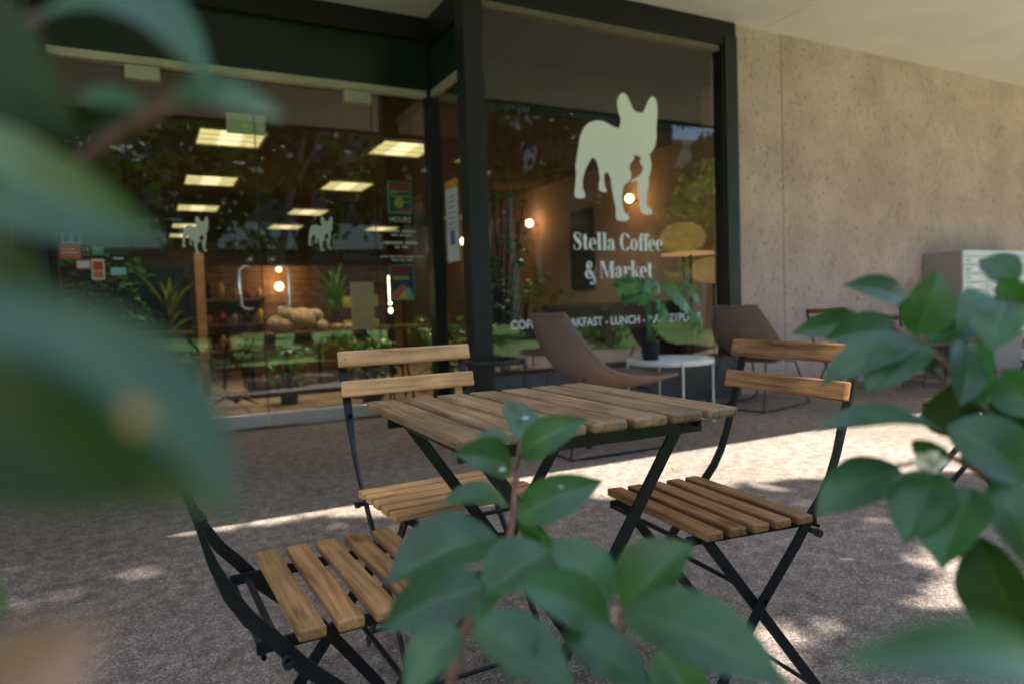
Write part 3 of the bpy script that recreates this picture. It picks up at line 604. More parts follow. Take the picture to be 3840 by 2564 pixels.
# display counter with loaves
t = empty('display_counter', (1.75, 8.35, 0)); tag(t, 'dark display counter with wooden top inside the doors', 'counter')
MB().box(-.75, .75, -.3, .3, .05, .66).build('cabinet', 'int_dark', t, bevel=.01)
MB().box(-.8, .8, -.34, .34, .66, .70).build('worktop', 'int_wood', t)
b = MB()
for i in range(4): b.box(-.72 + i * .36, -.40 + i * .36, -.308, -.301, .12, .6)
b.build('door_fronts', simple('cabinet_front', (.20, .11, .05), .5), t)
for i, (x, z, s) in enumerate(((-.36, .79, .15), (-.12, .85, .17), (-.30, .93, .12), (.08, .78, .11), (.02, .90, .10))):
    bb = MB(); bb.ball((0, 0, 0), s, (1.15, .9, .75))
    o = bb.build('loaf', 'bread'); o.location = (1.75 + x, 8.35, z - .0 if i < 2 else z - .02); o.rotation_euler = (.2 * i, .1, .5 * i)
    tag(o, 'pale crusty loaf heaped on the dark display counter', 'loaf', 'loaves on the counter')
for i in range(9):
    x = .2 + .06 * i; o = MB().ball((0, 0, 0), .045, (1, 1, .9), 10, 6).build('pastry', [simple('pastry_%d' % i, (.4 + .03 * i, .2, .08), .6), 'bread'][i % 2]); o.location = (1.75 + x, 8.25 + .06 * (i % 3), .74)
    tag(o, 'small pastry in the row on the display counter', 'pastry', 'pastries on the counter')
# bakery rack at the back with lit goods
t = empty('bakery_rack', (2.75, 9.8, 0)); tag(t, 'dark rack holding yellow packets behind the display counter', 'rack')
b = MB()
for x in (-.4, .4): b.box(x - .02, x + .02, -.15, .15, 0, 1.35)
for z in (.3, .62, .95, 1.28): b.box(-.38, .38, -.15, .15, z, z + .02)
b.build('frame', 'int_dark', t)
for i in range(6):
    o = MB().box(-.06, .06, -.05, .05, 0, .16).build('packet', [M['p_yellow'], M['p_orange'], M['p_olive']][i % 3], bevel=.008); o.location = (2.45 + .2 * (i % 3) + .05, 9.75, .641 if i < 3 else .971)
    tag(o, 'yellow packet on the dark rack behind the counter', 'packet', 'packets on the bakery rack')
# fridge sign / menu board
t = empty('menu_stand', (2.05, 7.3, 0)); tag(t, 'pale menu stand with upright board inside the right sidelight', 'sign')
MB().box(-.12, .12, -.015, .015, .72, 1.22).build('board', 'p_cream', t); MB().box(-.015, .015, .016, .04, .03, 1.0).build('pole', 'int_dark', t); MB().lathe([(.001, 0), (.16, 0), (.16, .02), (.001, .03)], 20).build('base', 'int_dark', t)
t = empty('sun_glint', (0, 0, 0)); tag(t, 'added glowing vertical rod in place of a sun glint beside the lower poster', 'glint')  # glowing rod and beads added to imitate a sun glint, no real lamp
qa = at(1459, 1035, 6.6); qb = at(1463, 1125, 6.6); qc = at(1465, 1150, 6.6)
MB().tube([qa, qb], .014, 10).build('tube', 'glint_lit', t); b = MB(); b.ball(at(1463, 1137, 6.6), .018); b.ball(at(1465, 1165, 6.6), .021, (1, 1, 1.4)); b.build('glint_beads', 'glint_lit', t)
MB().tube([(qc.x, 6.6, .0), (qc.x, 6.6, qc.z - .07)], .008).build('stand', 'int_dark', t)
# indoor tables and stools
def stool(x, y, h, lab):
    t = empty('wooden_stool', (x, y, 0)); tag(t, lab, 'stool', 'stools inside the cafe')
    MB().lathe([(.001, h - .03), (.16, h - .03), (.17, h - .015), (.16, h), (.001, h)], 20).build('seat', 'int_wood', t)
    for k in range(4):
        a = PI / 4 + k * PI / 2; MB().tube([(.1 * math.cos(a), .1 * math.sin(a), h - .03), (.18 * math.cos(a), .18 * math.sin(a), 0)], .012, 6).build('leg', 'int_dark', t)
    return t
def cafe_table(x, y, w, d, h, lab):
    t = empty('cafe_table', (x, y, 0)); tag(t, lab, 'table', 'tables inside the cafe')
    MB().box(-w / 2, w / 2, -d / 2, d / 2, h - .04, h).build('tabletop', 'int_wood', t)
    for sx in (-1, 1):
        for s2 in (-1, 1): MB().box(sx * (w / 2 - .04) - .02, sx * (w / 2 - .04) + .02, s2 * (d / 2 - .04) - .02, s2 * (d / 2 - .04) + .02, 0, h - .04).build('leg', 'int_dark', t)
cafe_table(-.05, 8.4, 1.0, .7, .76, 'dark wooden cafe table behind the left glass door')
cafe_table(2.65, 7.6, .9, .6, .74, 'dark wooden cafe table behind the right sidelight')
cafe_table(1.2, 12.8, 1.2, .7, .76, 'distant wooden cafe table at the back of the shop')
stool(.25, 7.9, .46, 'dark stool in front of the wooden post'); stool(2.3, 7.0, .46, 'dark stool left of the narrow side window'); stool(.95, 9.3, .62, 'tall stool by the wooden shelves')
t = empty('tall_cabinet', (-.05, 9.6, 0)); tag(t, 'tall black cabinet left of the wooden post', 'cabinet')
MB().box(-.55, .55, -.25, .25, 0, 1.58).build('body', 'int_dark', t); MB().box(-.5, .5, -.256, -.251, .9, 1.5).build('glass_front', 'spandrel', t)
# indoor plants
def leaf_geo(mb, B, T, nrm, w, arch=.12, fold=.18, nl=9, nw=4, shape='ellip', twist=0, wave=0, bend=0):
    B = Vector(B); T = Vector(T); d = T - B; ln = d.length; d = d / ln; nrm = Vector(nrm); nrm = (nrm - d * nrm.dot(d)).normalized(); s = d.cross(nrm)
    v = []; f = []; m = 2 * nw + 1
    for i in range(nl + 1):
        u = i / nl
        if shape == 'ellip': prof = (math.sin(PI * min(1, u ** .82)) ** .8) * (1 - .12 * u); 
        elif shape == 'camellia':
            prof = math.sin(PI * u ** .85) ** .72 if u < .82 else math.sin(PI * .82 ** .85) ** .72 * ((1 - u) / .18) ** 1.15
        else: prof = (1 - u) ** .6 * min(1, u * 8 + .2)
        a = nrm * math.cos(twist * u) + s * math.sin(twist * u); sd = s * math.cos(twist * u) - nrm * math.sin(twist * u)
        c = B + d * (ln * u) + nrm * (arch * ln * math.sin(PI * u)) + s * (bend * ln * math.sin(PI * u))
        for k in range(-nw, nw + 1):
            q = k / nw; ww = w * .5 * prof
            v.append(c + sd * (q * ww) + a * (abs(q) ** 1.5 * ww * fold * 2 + (wave * w * math.sin(u * 17 + q * 2) * abs(q)) - (0.02 * w if k == 0 else 0)))
    for i in range(nl):
        for k in range(m - 1): f.append((i * m + k, i * m + k + 1, (i + 1) * m + k + 1, (i + 1) * m + k))
    o0 = len(mb.v); rnd = random.random()
    for i in range(nl + 1):
        for k in range(m): mb.uv[o0 + i * m + k] = ((k - nw) / nw, i / nl, 1 + rnd)
    mb.add(v, f, True)
def indoor_plant(x, y, h, n, w, ll, label, pot=.14, style='bush', m='monstera'):
    t = empty('potted_plant', (x, y, 0)); tag(t, label, 'plant', 'potted plants inside the cafe')
    MB().lathe([(.001, .0), (pot * .8, .0), (pot, pot * 1.7), (pot * .9, pot * 1.7), (pot * .88, pot * 1.5), (.001, pot * 1.5)], 20).build('pot', 'plastic_black', t)
    b = MB(); c = MB()
    for i in range(n):
        a = random.uniform(0, 2 * PI); z = h * random.uniform(.35, 1); rr = w * random.uniform(.2, 1)
        if style == 'palm':
            B = Vector((0, 0, h * random.uniform(.45, .62))); T = Vector((math.cos(a) * rr, math.sin(a) * rr, h * random.uniform(.6, 1.05)))
            leaf_geo(b, B, T, (0, 0, 1), .07, .12, .1, 7, 2)
        else:
            B = Vector((math.cos(a) * rr, math.sin(a) * rr, z)); a2 = a + random.uniform(-1, 1)
            T = B + Vector((math.cos(a2) * ll, math.sin(a2) * ll, random.uniform(-.6, .4) * ll)); leaf_geo(b, B, T, (random.uniform(-.4, .4), random.uniform(-.6, .2), 1), ll * .6, .12, .1, 6, 2)
            if i % 3 == 0: c.tube([(0, 0, pot * 1.5), (B.x * .4, B.y * .4, B.z * .6), B], .006, 5)
    if style == 'palm': c.tube([(0, 0, pot * 1.5), (.03, 0, h * .3), (0, 0, h * .62)], .03, 7)
    c.build('stem', 'bark', t); b.build('foliage', m, t); return t
indoor_plant(-.35, 8.0, 1.55, 150, .38, .14, 'bushy dark potted plant behind the stickers on the left sidelight')
indoor_plant(.25, 8.9, 1.5, 16, .5, .4, 'broad leaved yellow green plant left of the wooden post', style='palm', m='tree_leaf_yellow')
indoor_plant(2.15, 8.9, 1.55, 26, .45, .3, 'tall spiky potted palm behind the right glass door', style='palm')
indoor_plant(2.72, 5.35, 1.9, 190, .24, .10, 'trailing green plant climbing inside the window corner beside the post')
indoor_plant(4.9, 9.0, 1.5, 60, .35, .2, 'leafy plant beside the framed picture deep in the window')
indoor_plant(1.95, 6.75, .62, 60, .2, .12, 'low leafy plant on the floor just inside the right sidelight', pot=.11)
indoor_plant(2.62, 6.5, .8, 60, .2, .13, 'low bushy plant behind the inner corner post', pot=.12)
indoor_plant(1.25, 7.3, .55, 50, .2, .12, 'small floor plant in front of the display counter', pot=.10)
# sofa, picture, floor lamp in the bay
t = empty('sofa', (4.95, 7.6, 0)); tag(t, 'long charcoal sofa against the brown wall inside the window', 'sofa')
MB().box(-.45, .45, -1.4, 1.4, .12, .42).build('seat', 'sofa', t, bevel=.04, seg=3); MB().box(.25, .62, -1.4, 1.4, .43, .92).build('backrest', 'sofa', t, bevel=.05, seg=3)
for s in (-1, 1): MB().box(-.45, .24, s * 1.3 - .1, s * 1.3 + .1, .43, .64).build('arm', 'sofa', t, bevel=.04, seg=3)
for sx in (-.4, .55):
    for s2 in (-1.3, 1.3): MB().tube([(sx, s2, 0), (sx, s2, .12)], .02, 8).build('leg', 'int_dark', t)
t = empty('framed_picture', (5.585, 0, 0)); tag(t, 'dark framed picture hung on the brown wall behind the lettering', 'picture')
pa = on_x(2140, 800, 5.585); pb = on_x(2232, 1080, 5.585)
MB().box(-.03, 0, pb.y, pa.y, pb.z, pa.z).build('frame', 'int_dark', t); MB().box(-.036, -.031, pb.y + .05, pa.y - .05, pb.z + .05, pa.z - .05).build('print', simple('dark_print', (.05, .045, .045), .15), t)
t = empty('floor_lamp', (4.93, 5.45, 0)); tag(t, 'floor lamp with flat tan disc shade at the right edge of the window', 'floor lamp')
MB().lathe([(.001, 0), (.14, 0), (.14, .02), (.001, .03)], 24).build('base', 'black', t); MB().tube([(0, 0, .02), (0, 0, 1.42)], .012, 10).build('pole', 'black', t)
MB().lathe([(.001, 1.40), (.22, 1.395), (.30, 1.385), (.30, 1.378), (.001, 1.372)], 36).build('shade', emis('lit_tan_shade', (.9, .52, .22), .55), t)
t = empty('globe_lamp', (5.1, 5.75, 0)); tag(t, 'soft tan globe lamp behind the flat disc lamp in the window', 'floor lamp')
MB().lathe([(.001, 0), (.12, 0), (.12, .02), (.001, .03)], 24).build('base', 'black', t); MB().tube([(0, 0, .02), (0, 0, 1.5)], .01, 10).build('pole', 'black', t)
MB().ball((0, 0, 1.58), .24, (1, 1, .68), 24, 14).build('shade', emis('dim_tan_shade', (.62, .36, .12), .36), t)
t = empty('globe_lamp', (5.28, 5.5, 0)); tag(t, 'low tan globe lamp under the disc lamp at the right window edge', 'floor lamp')
MB().lathe([(.001, 0), (.12, 0), (.12, .02), (.001, .03)], 24).build('base', 'black', t); MB().tube([(0, 0, .02), (0, 0, 1.1)], .01, 10).build('pole', 'black', t)
MB().ball((0, 0, 1.22), .25, (1, 1, .55), 24, 14).build('shade', emis('dim_tan_shade_low', (.62, .38, .15), .4), t)

# ------------------------------------------------------------------ notices on the glass
def notice(name, label, cat, x0, x1, z0, z1, m, bits, Y=YD - .005, group=None):
    t = empty(name, ((x0 + x1) / 2, Y, z0)); tag(t, label, cat, group); w = x1 - x0; h = z1 - z0
    MB().box(-w / 2, w / 2, 0, .001, 0, h).build('sheet', m, t)
    for i, (a, b_, c, d, mm) in enumerate(bits):
        bb = MB()
        if isinstance(a, list): ngon(bb, [(-w / 2 + p[0] * w, -.0006 - .0003 * i, p[1] * h) for p in a])
        else: bb.add([(-w / 2 + x * w, -.0006 - .0003 * i, z * h) for x, z in ((a, c), (b_, c), (b_, d), (a, d))], [(0, 1, 2, 3)])
        bb.build('print', mm, t)
    return t
notice('poster', 'upper dark poster with red heading and yellow text above the opening hours', 'poster', 1.905, 2.122, 1.742, 2.022, 'p_green',
       [(.06, .95, .06, .98, 'p_navy'), (.1, .92, .78, .95, 'p_dred'), (.1, .9, .68, .72, 'p_olive'), (.1, .4, .62, .66, 'p_olive'), (.1, .9, .52, .56, 'p_olive'), ([(.3, .2), (.55, .16), (.68, .35), (.58, .5), (.35, .5), (.25, .35)], 0, 0, 0, 'p_olive'), (.68, .9, .36, .40, 'p_olive'), ([(.4, .07), (.95, .07), (.95, .13), (.7, .17)], 0, 0, 0, 'p_red')])
notice('poster', 'lower dark poster with orange yellow and blue shapes under the opening hours', 'poster', 1.89, 2.118, .993, 1.30, 'p_green',
       [(.05, .96, .04, .97, 'p_navy'), (.1, .8, .74, .92, 'p_dred'), (.12, .78, .58, .68, 'p_olive'), ([(.05, .04), (.05, .2), (.55, .45), (.75, .3), (.45, .04)], 0, 0, 0, 'p_brick'), ([(.3, .04), (.6, .28), (.75, .04)], 0, 0, 0, 'p_yellow'), ([(.65, .35), (.8, .36), (.9, .2), (.88, .05), (.7, .1)], 0, 0, 0, 'p_cyan'), ([(.75, .04), (.9, .2), (.96, .04)], 0, 0, 0, 'p_olive')])
t = empty('opening_hours', (2.01, YD - .005, 1.5)); tag(t, 'white opening hours lettering on the right sidelight between two posters', 'sign')
b = MB(); put_text(b, 'HOURS', -.098, .098, .172, .046, 0, .012); b.build('heading', 'decal_dim', t)
def bars(z, x0, x1, h, words):
    x = x0; tot = sum(words) + .35 * (len(words) - 1); k = (x1 - x0) / tot
    for wd in words:
        n = max(2, int(wd * 3)); 
        for i in range(n): b.add([(x + (i + .08) * wd * k / n, 0, z), (x + (i + .86) * wd * k / n, 0, z), (x + (i + .86) * wd * k / n, 0, z + h), (x + (i + .08) * wd * k / n, 0, z + h)], [(0, 1, 2, 3)])
        x += (wd + .35) * k
b = MB(); bars(.082, -.12, .14, .022, [2, 2.4]); bars(.05, -.09, .1, .018, [1.4, .8, 1.4]); bars(-.02, -.15, .155, .024, [3, 2.2]); bars(-.055, -.06, .06, .02, [1, 1.1]); bars(-.135, -.19, .21, .014, [2, 1.5, 2, 2.4, 2]); bars(-.165, -.09, .1, .014, [1.6, 1, 1.5]); b.build('small_text', 'decal_dim', t)
# tall notice on the side window
t = empty('paper_notice', (2.334, 0, 0)); tag(t, 'tall pale blue paper notice taped inside the narrow side window', 'notice')
b = MB(); y0, y1, z0, z1 = 5.34, 5.60, 1.30, 1.98
b.box(-.001, 0, y0, y1, z0, z1); b.build('sheet', 'p_paper', t)
b = MB(); b.box(-.0025, -.0015, y0, y1, z1 - .07, z1); b.build('orange_band', 'p_orange', t); b = MB(); b.box(-.0025, -.0015, y0 + .08, y0 + .18, z0 + .14, z0 + .26); b.build('blue_mark', 'p_dblue', t)
b = MB()
for i in range(7): b.box(-.0025, -.0015, y0 + .05, y1 - .04, z1 - .14 - i * .045, z1 - .125 - i * .045)
b.build('text_lines', simple('grey_print', (.3, .36, .42), .6), t)
S = [('white sticker with two small seals, topmost on the left sidelight', 223, 295, 800, 858, 'p_cream', [(.15, .4, .05, .22, 'p_black'), (.55, .8, .05, .22, 'p_green')]),
     ('pale blue sticker with two dark blue figures below the white one', 230, 303, 868, 912, 'p_lblue', [(.12, .42, .2, .8, 'p_dblue'), (.6, .88, .2, .8, 'p_dblue')]),
     ('red brown square sticker left of the small black one', 223, 302, 914, 970, 'p_brick', [(.1, .7, .6, .68, 'p_cream'), (.1, .85, .35, .43, 'p_cream')]),
     ('small black sticker with coloured squares', 306, 336, 920, 966, 'p_black', [(.15, .4, .55, .85, 'p_green'), (.6, .85, .55, .85, 'p_yellow'), (.15, .4, .1, .4, 'p_dblue'), (.6, .85, .1, .4, 'p_red')]),
     ('teal and green sticker right of the black one', 346, 388, 925, 957, 'p_green', [(0, 1, .65, 1, 'p_cyan')]),
     ('small white sticker with red border low on the left', 286, 340, 974, 1010, 'p_red', [(.08, .92, .12, .85, 'p_paper')]),
     ('white sticker with red panel, lowest on the left sidelight', 346, 391, 972, 1050, 'p_cream', [(.12, .88, .45, .88, 'p_red'), (.12, .88, .1, .4, 'p_brick')]),
     ('pale oval sticker under the round black badge', 416, 472, 1004, 1032, 'p_lblue', [])]
for lab, x0, x1, y0, y1, m, bits in S:
    a = at(x0, y1, YD - .005); c = at(x1, y0, YD - .005)
    notice('sticker', lab, 'sticker', a.x, c.x, a.z, c.z, m, bits, group='stickers on the left sidelight')
a = at(444, 970, YD - .005); t = empty('sticker', a); tag(t, 'round black badge sticker above the pale oval', 'sticker', 'stickers on the left sidelight')
b = MB(); ngon(b, [(.06 * math.cos(k * PI / 14), 0, .052 * math.sin(k * PI / 14)) for k in range(28)]); b.build('badge', 'p_black', t)
b = MB(); b.add([(-.035, -.0008, -.006), (.035, -.0008, -.006), (.035, -.0008, .006), (-.035, -.0008, .006)], [(0, 1, 2, 3)]); b.build('print', 'p_paper', t)
# exit sign card hanging inside
a = at(850, 500, 6.9); c = at(990, 410, 6.9)
t = empty('hanging_sign', (0, 0, 0)); tag(t, 'pale green blank hanging sign back above the doors', 'sign')
MB().box(a.x, c.x, 6.88, 6.9, a.z, c.z).build('panel', emis('lit_green_sign', (.20, .30, .13), .55), t)
b = MB(); [b.tube([(x, 6.89, c.z), (x, 6.89, 2.76)], .004, 5) for x in (a.x + .05, c.x - .05)]; b.build('hanger', 'alu', t)
# branching black shape added in place of a reflected shadow near the doors
dq = atz(880, 1528, 0.0); t = empty('reflected_shadow', (dq.x, dq.y, 0)); tag(t, 'added black twisted shape, in place of a reflected shadow, on the tan floor just inside the left door', 'reflected_shadow')
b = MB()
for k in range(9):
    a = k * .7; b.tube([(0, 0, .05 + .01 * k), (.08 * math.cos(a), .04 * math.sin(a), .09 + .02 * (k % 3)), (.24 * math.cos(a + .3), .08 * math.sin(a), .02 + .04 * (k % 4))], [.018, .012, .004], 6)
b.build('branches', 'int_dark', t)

# ------------------------------------------------------------------ folding bistro chairs
def make_chair(name, wm, pdy=0.0):
    root = empty(name)
    W = .195
    b = MB()
    for i in range(5):
        y0 = -.134 + i * .057; b.box(-W, W, y0, y0 + .040, .426, .444)
    b.build('seat', wm, root, bevel=.004)
    b = MB()
    def slat(yt, zt, yb, zb):
        a = Vector((0, yt, zt)); c = Vector((0, yb, zb)); d = (c - a).normalized(); n = Vector((0, -d.z, d.y))
        m = Matrix(((1, 0, 0, 0), (0, d.y, n.y, a.y), (0, d.z, n.z, a.z), (0, 0, 0, 1)))
        b.box(-W, W, 0, (c - a).length, -.007, .008, m)
    slat(-.262 + pdy, .791, -.252 + pdy, .749); slat(-.240 + pdy, .713, -.231 + pdy, .671)
    b.build('backrest', wm, root, bevel=.004)
    prof = [(-.282, .785), (-.256, .70), (-.232, .62), (-.214, .56), (-.194, .51), (-.170, .470), (-.141, .437), (-.10, .382), (-.013, .279), (.08, .150), (.172, .012)]
    prof = [(y + pdy * min(1, max(0, (z - .27) / .12)), z) for y, z in prof]
    for s in (-1, 1):
        X = s * .178
        b = MB(); b.ribbon([(X, y - .004, z) for y, z in prof], [.006, .006, .006, .013, .019, .021, .022, .022, .022, .022, .022], [.022, .022, .021, .012, .007, .006, .006, .006, .006, .006, .006], (1, 0, 0))
        b.build('leg', 'black', root)
        X = s * .166
        b = MB(); b.bar((X, .118, .424), (X, -.20, .012), .006, .022, (0, 1, .4)); b.tube([(X - .006, -.0135, .279), (X + s * .022, -.0135, .279)], .007, 10)
        b.build('leg', 'black', root)
        b = MB(); b.bar((s * .150, -.186, .414), (s * .150, .150, .417), .006, .018, (0, 0, 1)); b.build('seat_rail', 'black', root)
        b = MB(); b.tube([(s * .150, -.150, .402), (s * .196, -.150, .402)], .006, 10); b.tube([(s * .186, -.150, .402), (s * .198, -.150, .402)], .0085, 12); b.build('hinge_knob', 'plastic_black', root)
    b = MB(); b.tube([(-.166, .03, .312), (.166, .03, .312)], .005, 8); b.build('stretcher', 'black', root)
    b = MB(); b.tube([(-.176, .150, .045), (.176, .150, .045)], .005, 8); b.build('stretcher', 'black', root)
    b = MB(); b.tube([(-.164, -.165, .055), (.164, -.165, .055)], .005, 8); b.build('stretcher', 'black', root)
    b = MB(); b.tube([(-.15, -.155, .412), (.15, -.155, .412)], .006, 8); b.build('stretcher', 'black', root)
    b = MB(); b.tube([(-.166, -.178, .405), (.166, -.178, .405)], .004, 8); b.build('stretcher', 'black', root)
    b = MB(); b.tube([(-.15, .145, .412), (.15, .145, .412)], .005, 8); b.build('stretcher', 'black', root)
    for s in (-1, 1): b = MB(); b.tube([(s * .178, -.222 + pdy, .622), (s * .178, -.234 + pdy, .620)], .0055, 10); b.build('bolt', 'black', root)
    b = MB()
    for X in (-.178, .178):
        for y, z in ((-.250, .772), (-.230, .692)): b.ball((X, y + pdy, z), .004, (1, .5, 1), 8, 5)
    b.build('rivet_heads', 'zinc', root)
    return root
GC = 'folding wooden chairs on the patio'
cA = make_chair('folding_chair', M['wood_pale']); cA.location = (.656, 1.618, 0); cA.rotation_euler.z = 3.185
tag(cA, 'pale folding chair behind the table facing the camera, in front of the glass doors', 'chair', GC)
cB = make_chair('folding_chair', M['wood_chair_dark']); cB.location = (1.0945, 1.191, 0); cB.rotation_euler.z = 1.468
tag(cB, 'darker brown folding chair at the right side of the slatted table, sunlit strip behind it', 'chair', GC)
cC = make_chair('folding_chair', M['wood_chair'], -.022); cC.location = (.30, 1.205, 0); cC.rotation_euler.z = -PI / 2 + .02
tag(cC, 'folding chair at the lower left whose backrest is hidden by blurred leaves', 'chair', GC)
def far_chair(x, y, rz, lab):
    c = copy_tree(cB); c.location = (x, y, 0); c.rotation_euler.z = rz; tag(c, lab, 'chair', GC); return c
far_chair(3.14, 1.72, .15, 'folding chair cut off at the right picture edge beyond the leaves')
far_chair(6.42, 3.98, -1.0, 'distant folding chair with crossed legs below the grey mailbox unit')
far_chair(5.72, 4.30, -1.5, 'distant folding chair by the wall behind the leaves, left of the crossed one')
far_chair(7.2, 4.0, 2.4, 'farthest folding chair standing right in front of the mailbox unit')

# ------------------------------------------------------------------ folding tables
def make_table(name):
    root = empty(name)
    b = MB(); hx, hy = .275, .27
    for i in range(7):
        x0 = -hx + i * (.55 - .0668) / 6; b.box(x0, x0 + .0668, -hy + random.uniform(-.002, .002), hy + random.uniform(-.002, .002), .682, .70)
    b.build('tabletop', 'wood_table', root, bevel=.005)
    for s in (-1, 1):
        Y = s * .20
        b = MB(); b.box(-.248, .248, Y - .003, Y + .003, .648, .682); b.build('rail', 'black', root)
        Y1 = s * .190
        b = MB(); b.bar((-.215, Y1, .668), (.235, Y1, .012), .006, .024, (1, 0, .5)); b.build('leg', 'black', root)
        Y2 = s * .182
        b = MB(); b.bar((.215, Y2, .668), (-.235, Y2, .012), .006, .024, (1, 0, -.5)); b.tube([(.0, Y2 - .01, .345), (.0, Y1 + .01 * s, .345)], .008, 10); b.build('leg', 'black', root)
    for x, z in ((-.20, .06), (.20, .06), (.215, .652), (-.215, .652)):
        b = MB(); b.tube([(x, -.185, z), (x, .185, z)], .006, 8); b.build('stretcher', 'black', root)
    b = MB(); b.box(.20, .24, -.205, -.196, .662, .684); b.tube([(.225, -.215, .67), (.225, -.19, .67)], .009, 10); b.tube([(.06, -.1, .62), (.06, -.1, .65)], .006, 8); b.build('catch', 'plastic_black', root)
    return root
t1 = make_table('folding_table'); t1.location = (.6831, 1.212, 0); t1.rotation_euler.z = -.03
tag(t1, 'weathered slatted folding table in the middle between the three chairs', 'table', 'folding slatted tables')
t2 = copy_tree(t1); t2.location = (6.75, 4.3, 0); t2.rotation_euler.z = .2
tag(t2, 'distant folding table by the wall below the mailbox unit', 'table', 'folding slatted tables')

# ------------------------------------------------------------------ wicker lounge chairs
def make_wicker(name):
    root = empty(name)
    prof = [(0, .845, .19), (.02, .74, .235), (.055, .63, .27), (.105, .53, .29), (.17, .455, .30), (.26, .405, .305), (.38, .378, .305), (.52, .372, .30), (.66, .385, .285), (.77, .41, .25), (.84, .432, .19)]
    nseg = 10; v = []; f = []
    # refine profile
    P = []
    for i in range(len(prof) - 1):
        for k in range(3):
            a = prof[max(i - 1, 0)]; b0 = prof[i]; c = prof[i + 1]; d = prof[min(i + 2, len(prof) - 1)]; t = k / 3
            P.append(tuple(.5 * ((2 * b0[j]) + (-a[j] + c[j]) * t + (2 * a[j] - 5 * b0[j] + 4 * c[j] - d[j]) * t * t + (-a[j] + 3 * b0[j] - 3 * c[j] + d[j]) * t ** 3) for j in range(3)))
    P.append(prof[-1])
    n = len(P)
    for i, (y, z, w) in enumerate(P):
        a = P[max(i - 1, 0)]; c = P[min(i + 1, n - 1)]; d = Vector((0, c[0] - a[0], c[1] - a[1])).normalized(); nn = Vector((0, -d.z, d.y))
        depth = .085 * math.sin(PI * min(1, max(0, (i / (n - 1)))) ) + .012
        for k in range(nseg + 1):
            q = -1 + 2 * k / nseg; p = Vector((q * w, y, z)) + nn * (depth * (abs(q) ** 2.2)); v.append(p)
    m = nseg + 1
    for i in range(n - 1):
        for k in range(nseg): f.append((i * m + k, i * m + k + 1, (i + 1) * m + k + 1, (i + 1) * m + k))
    b = MB(); b.add(v, f, True); sh = b.build('shell', 'wicker_weave', root); so = sh.modifiers.new('thick', 'SOLIDIFY'); so.thickness = .012; so.offset = 0
    rim = [v[i * m] for i in range(n)] + [v[(n - 1) * m + k] for k in range(m)] + [v[i * m + nseg] for i in reversed(range(n))] + [v[k] for k in reversed(range(m))]
    b = MB(); b.tube(rim, .011, 8); b.build('rim', 'wicker', root)
    for s in (-1, 1):
        b = MB(); b.tube([(s * .20, .13, .47), (s * .26, -.02, .012), (s * .26, .1, .010), (s * .26, .62, .010), (s * .255, .72, .018), (s * .24, .74, .05), (s * .20, .60, .37), (s * .12, .58, .372)], .008, 8); b.build('leg', 'black', root)
    b = MB(); b.tube([(-.26, .0, .011), (.26, .0, .011)], .007, 8); b.tube([(-.2, .30, .38), (.2, .30, .38)], .007, 8); b.build('crossbar', 'black', root)
    return root
def wicker_weave():
    m, nt, out = newmat('woven_cord'); b = N(nt, 'ShaderNodeBsdfPrincipled'); tc = N(nt, 'ShaderNodeTexCoord')
    w1 = N(nt, 'ShaderNodeTexWave'); w1.inputs['Scale'].default_value = 26; w1.bands_direction = 'X'; L(nt, tc.outputs['Object'], w1.inputs[0])
    mp = N(nt, 'ShaderNodeMapping'); mp.inputs['Rotation'].default_value = (rad(35), 0, 0); L(nt, tc.outputs['Object'], mp.inputs[0])
    w2 = N(nt, 'ShaderNodeTexWave'); w2.inputs['Scale'].default_value = 26; w2.bands_direction = 'Z'; L(nt, mp.outputs[0], w2.inputs[0])
    mu = N(nt, 'ShaderNodeMath', operation='MULTIPLY'); L(nt, w1.outputs['Fac'], mu.inputs[0]); L(nt, w2.outputs['Fac'], mu.inputs[1])
    cr = N(nt, 'ShaderNodeValToRGB'); e = cr.color_ramp.elements; e[0].position = .05; e[0].color = (.185, .122, .094, 1); e[1].position = .6; e[1].color = (.27, .18, .138, 1); L(nt, mu.outputs[0], cr.inputs[0])
    L(nt, cr.outputs[0], b.inputs['Base Color']); b.inputs['Roughness'].default_value = .6
    bp = N(nt, 'ShaderNodeBump'); bp.inputs['Strength'].default_value = .5; bp.inputs['Distance'].default_value = .004; L(nt, mu.outputs[0], bp.inputs['Height']); L(nt, bp.outputs[0], b.inputs['Normal'])
    tr = N(nt, 'ShaderNodeBsdfTransparent'); ms = N(nt, 'ShaderNodeMixShader'); ms.inputs[0].default_value = .10
    L(nt, b.outputs[0], ms.inputs[1]); L(nt, tr.outputs[0], ms.inputs[2]); L(nt, ms.outputs[0], out.inputs[0]); return m
M['wicker_weave'] = wicker_weave()
w1 = make_wicker('wicker_lounge_chair'); w1.location = (2.13, 3.62, 0); w1.rotation_euler.z = -PI / 2
tag(w1, 'brown woven lounge chair left of the white tray table, seen from its side', 'lounge chair', 'brown wicker lounge chairs')
w2 = copy_tree(w1); w2.location = (4.22, 4.17, 0); w2.rotation_euler.z = -PI / 2 + rad(13)
tag(w2, 'brown woven lounge chair right of the white tray table, against the concrete wall', 'lounge chair', 'brown wicker lounge chairs')

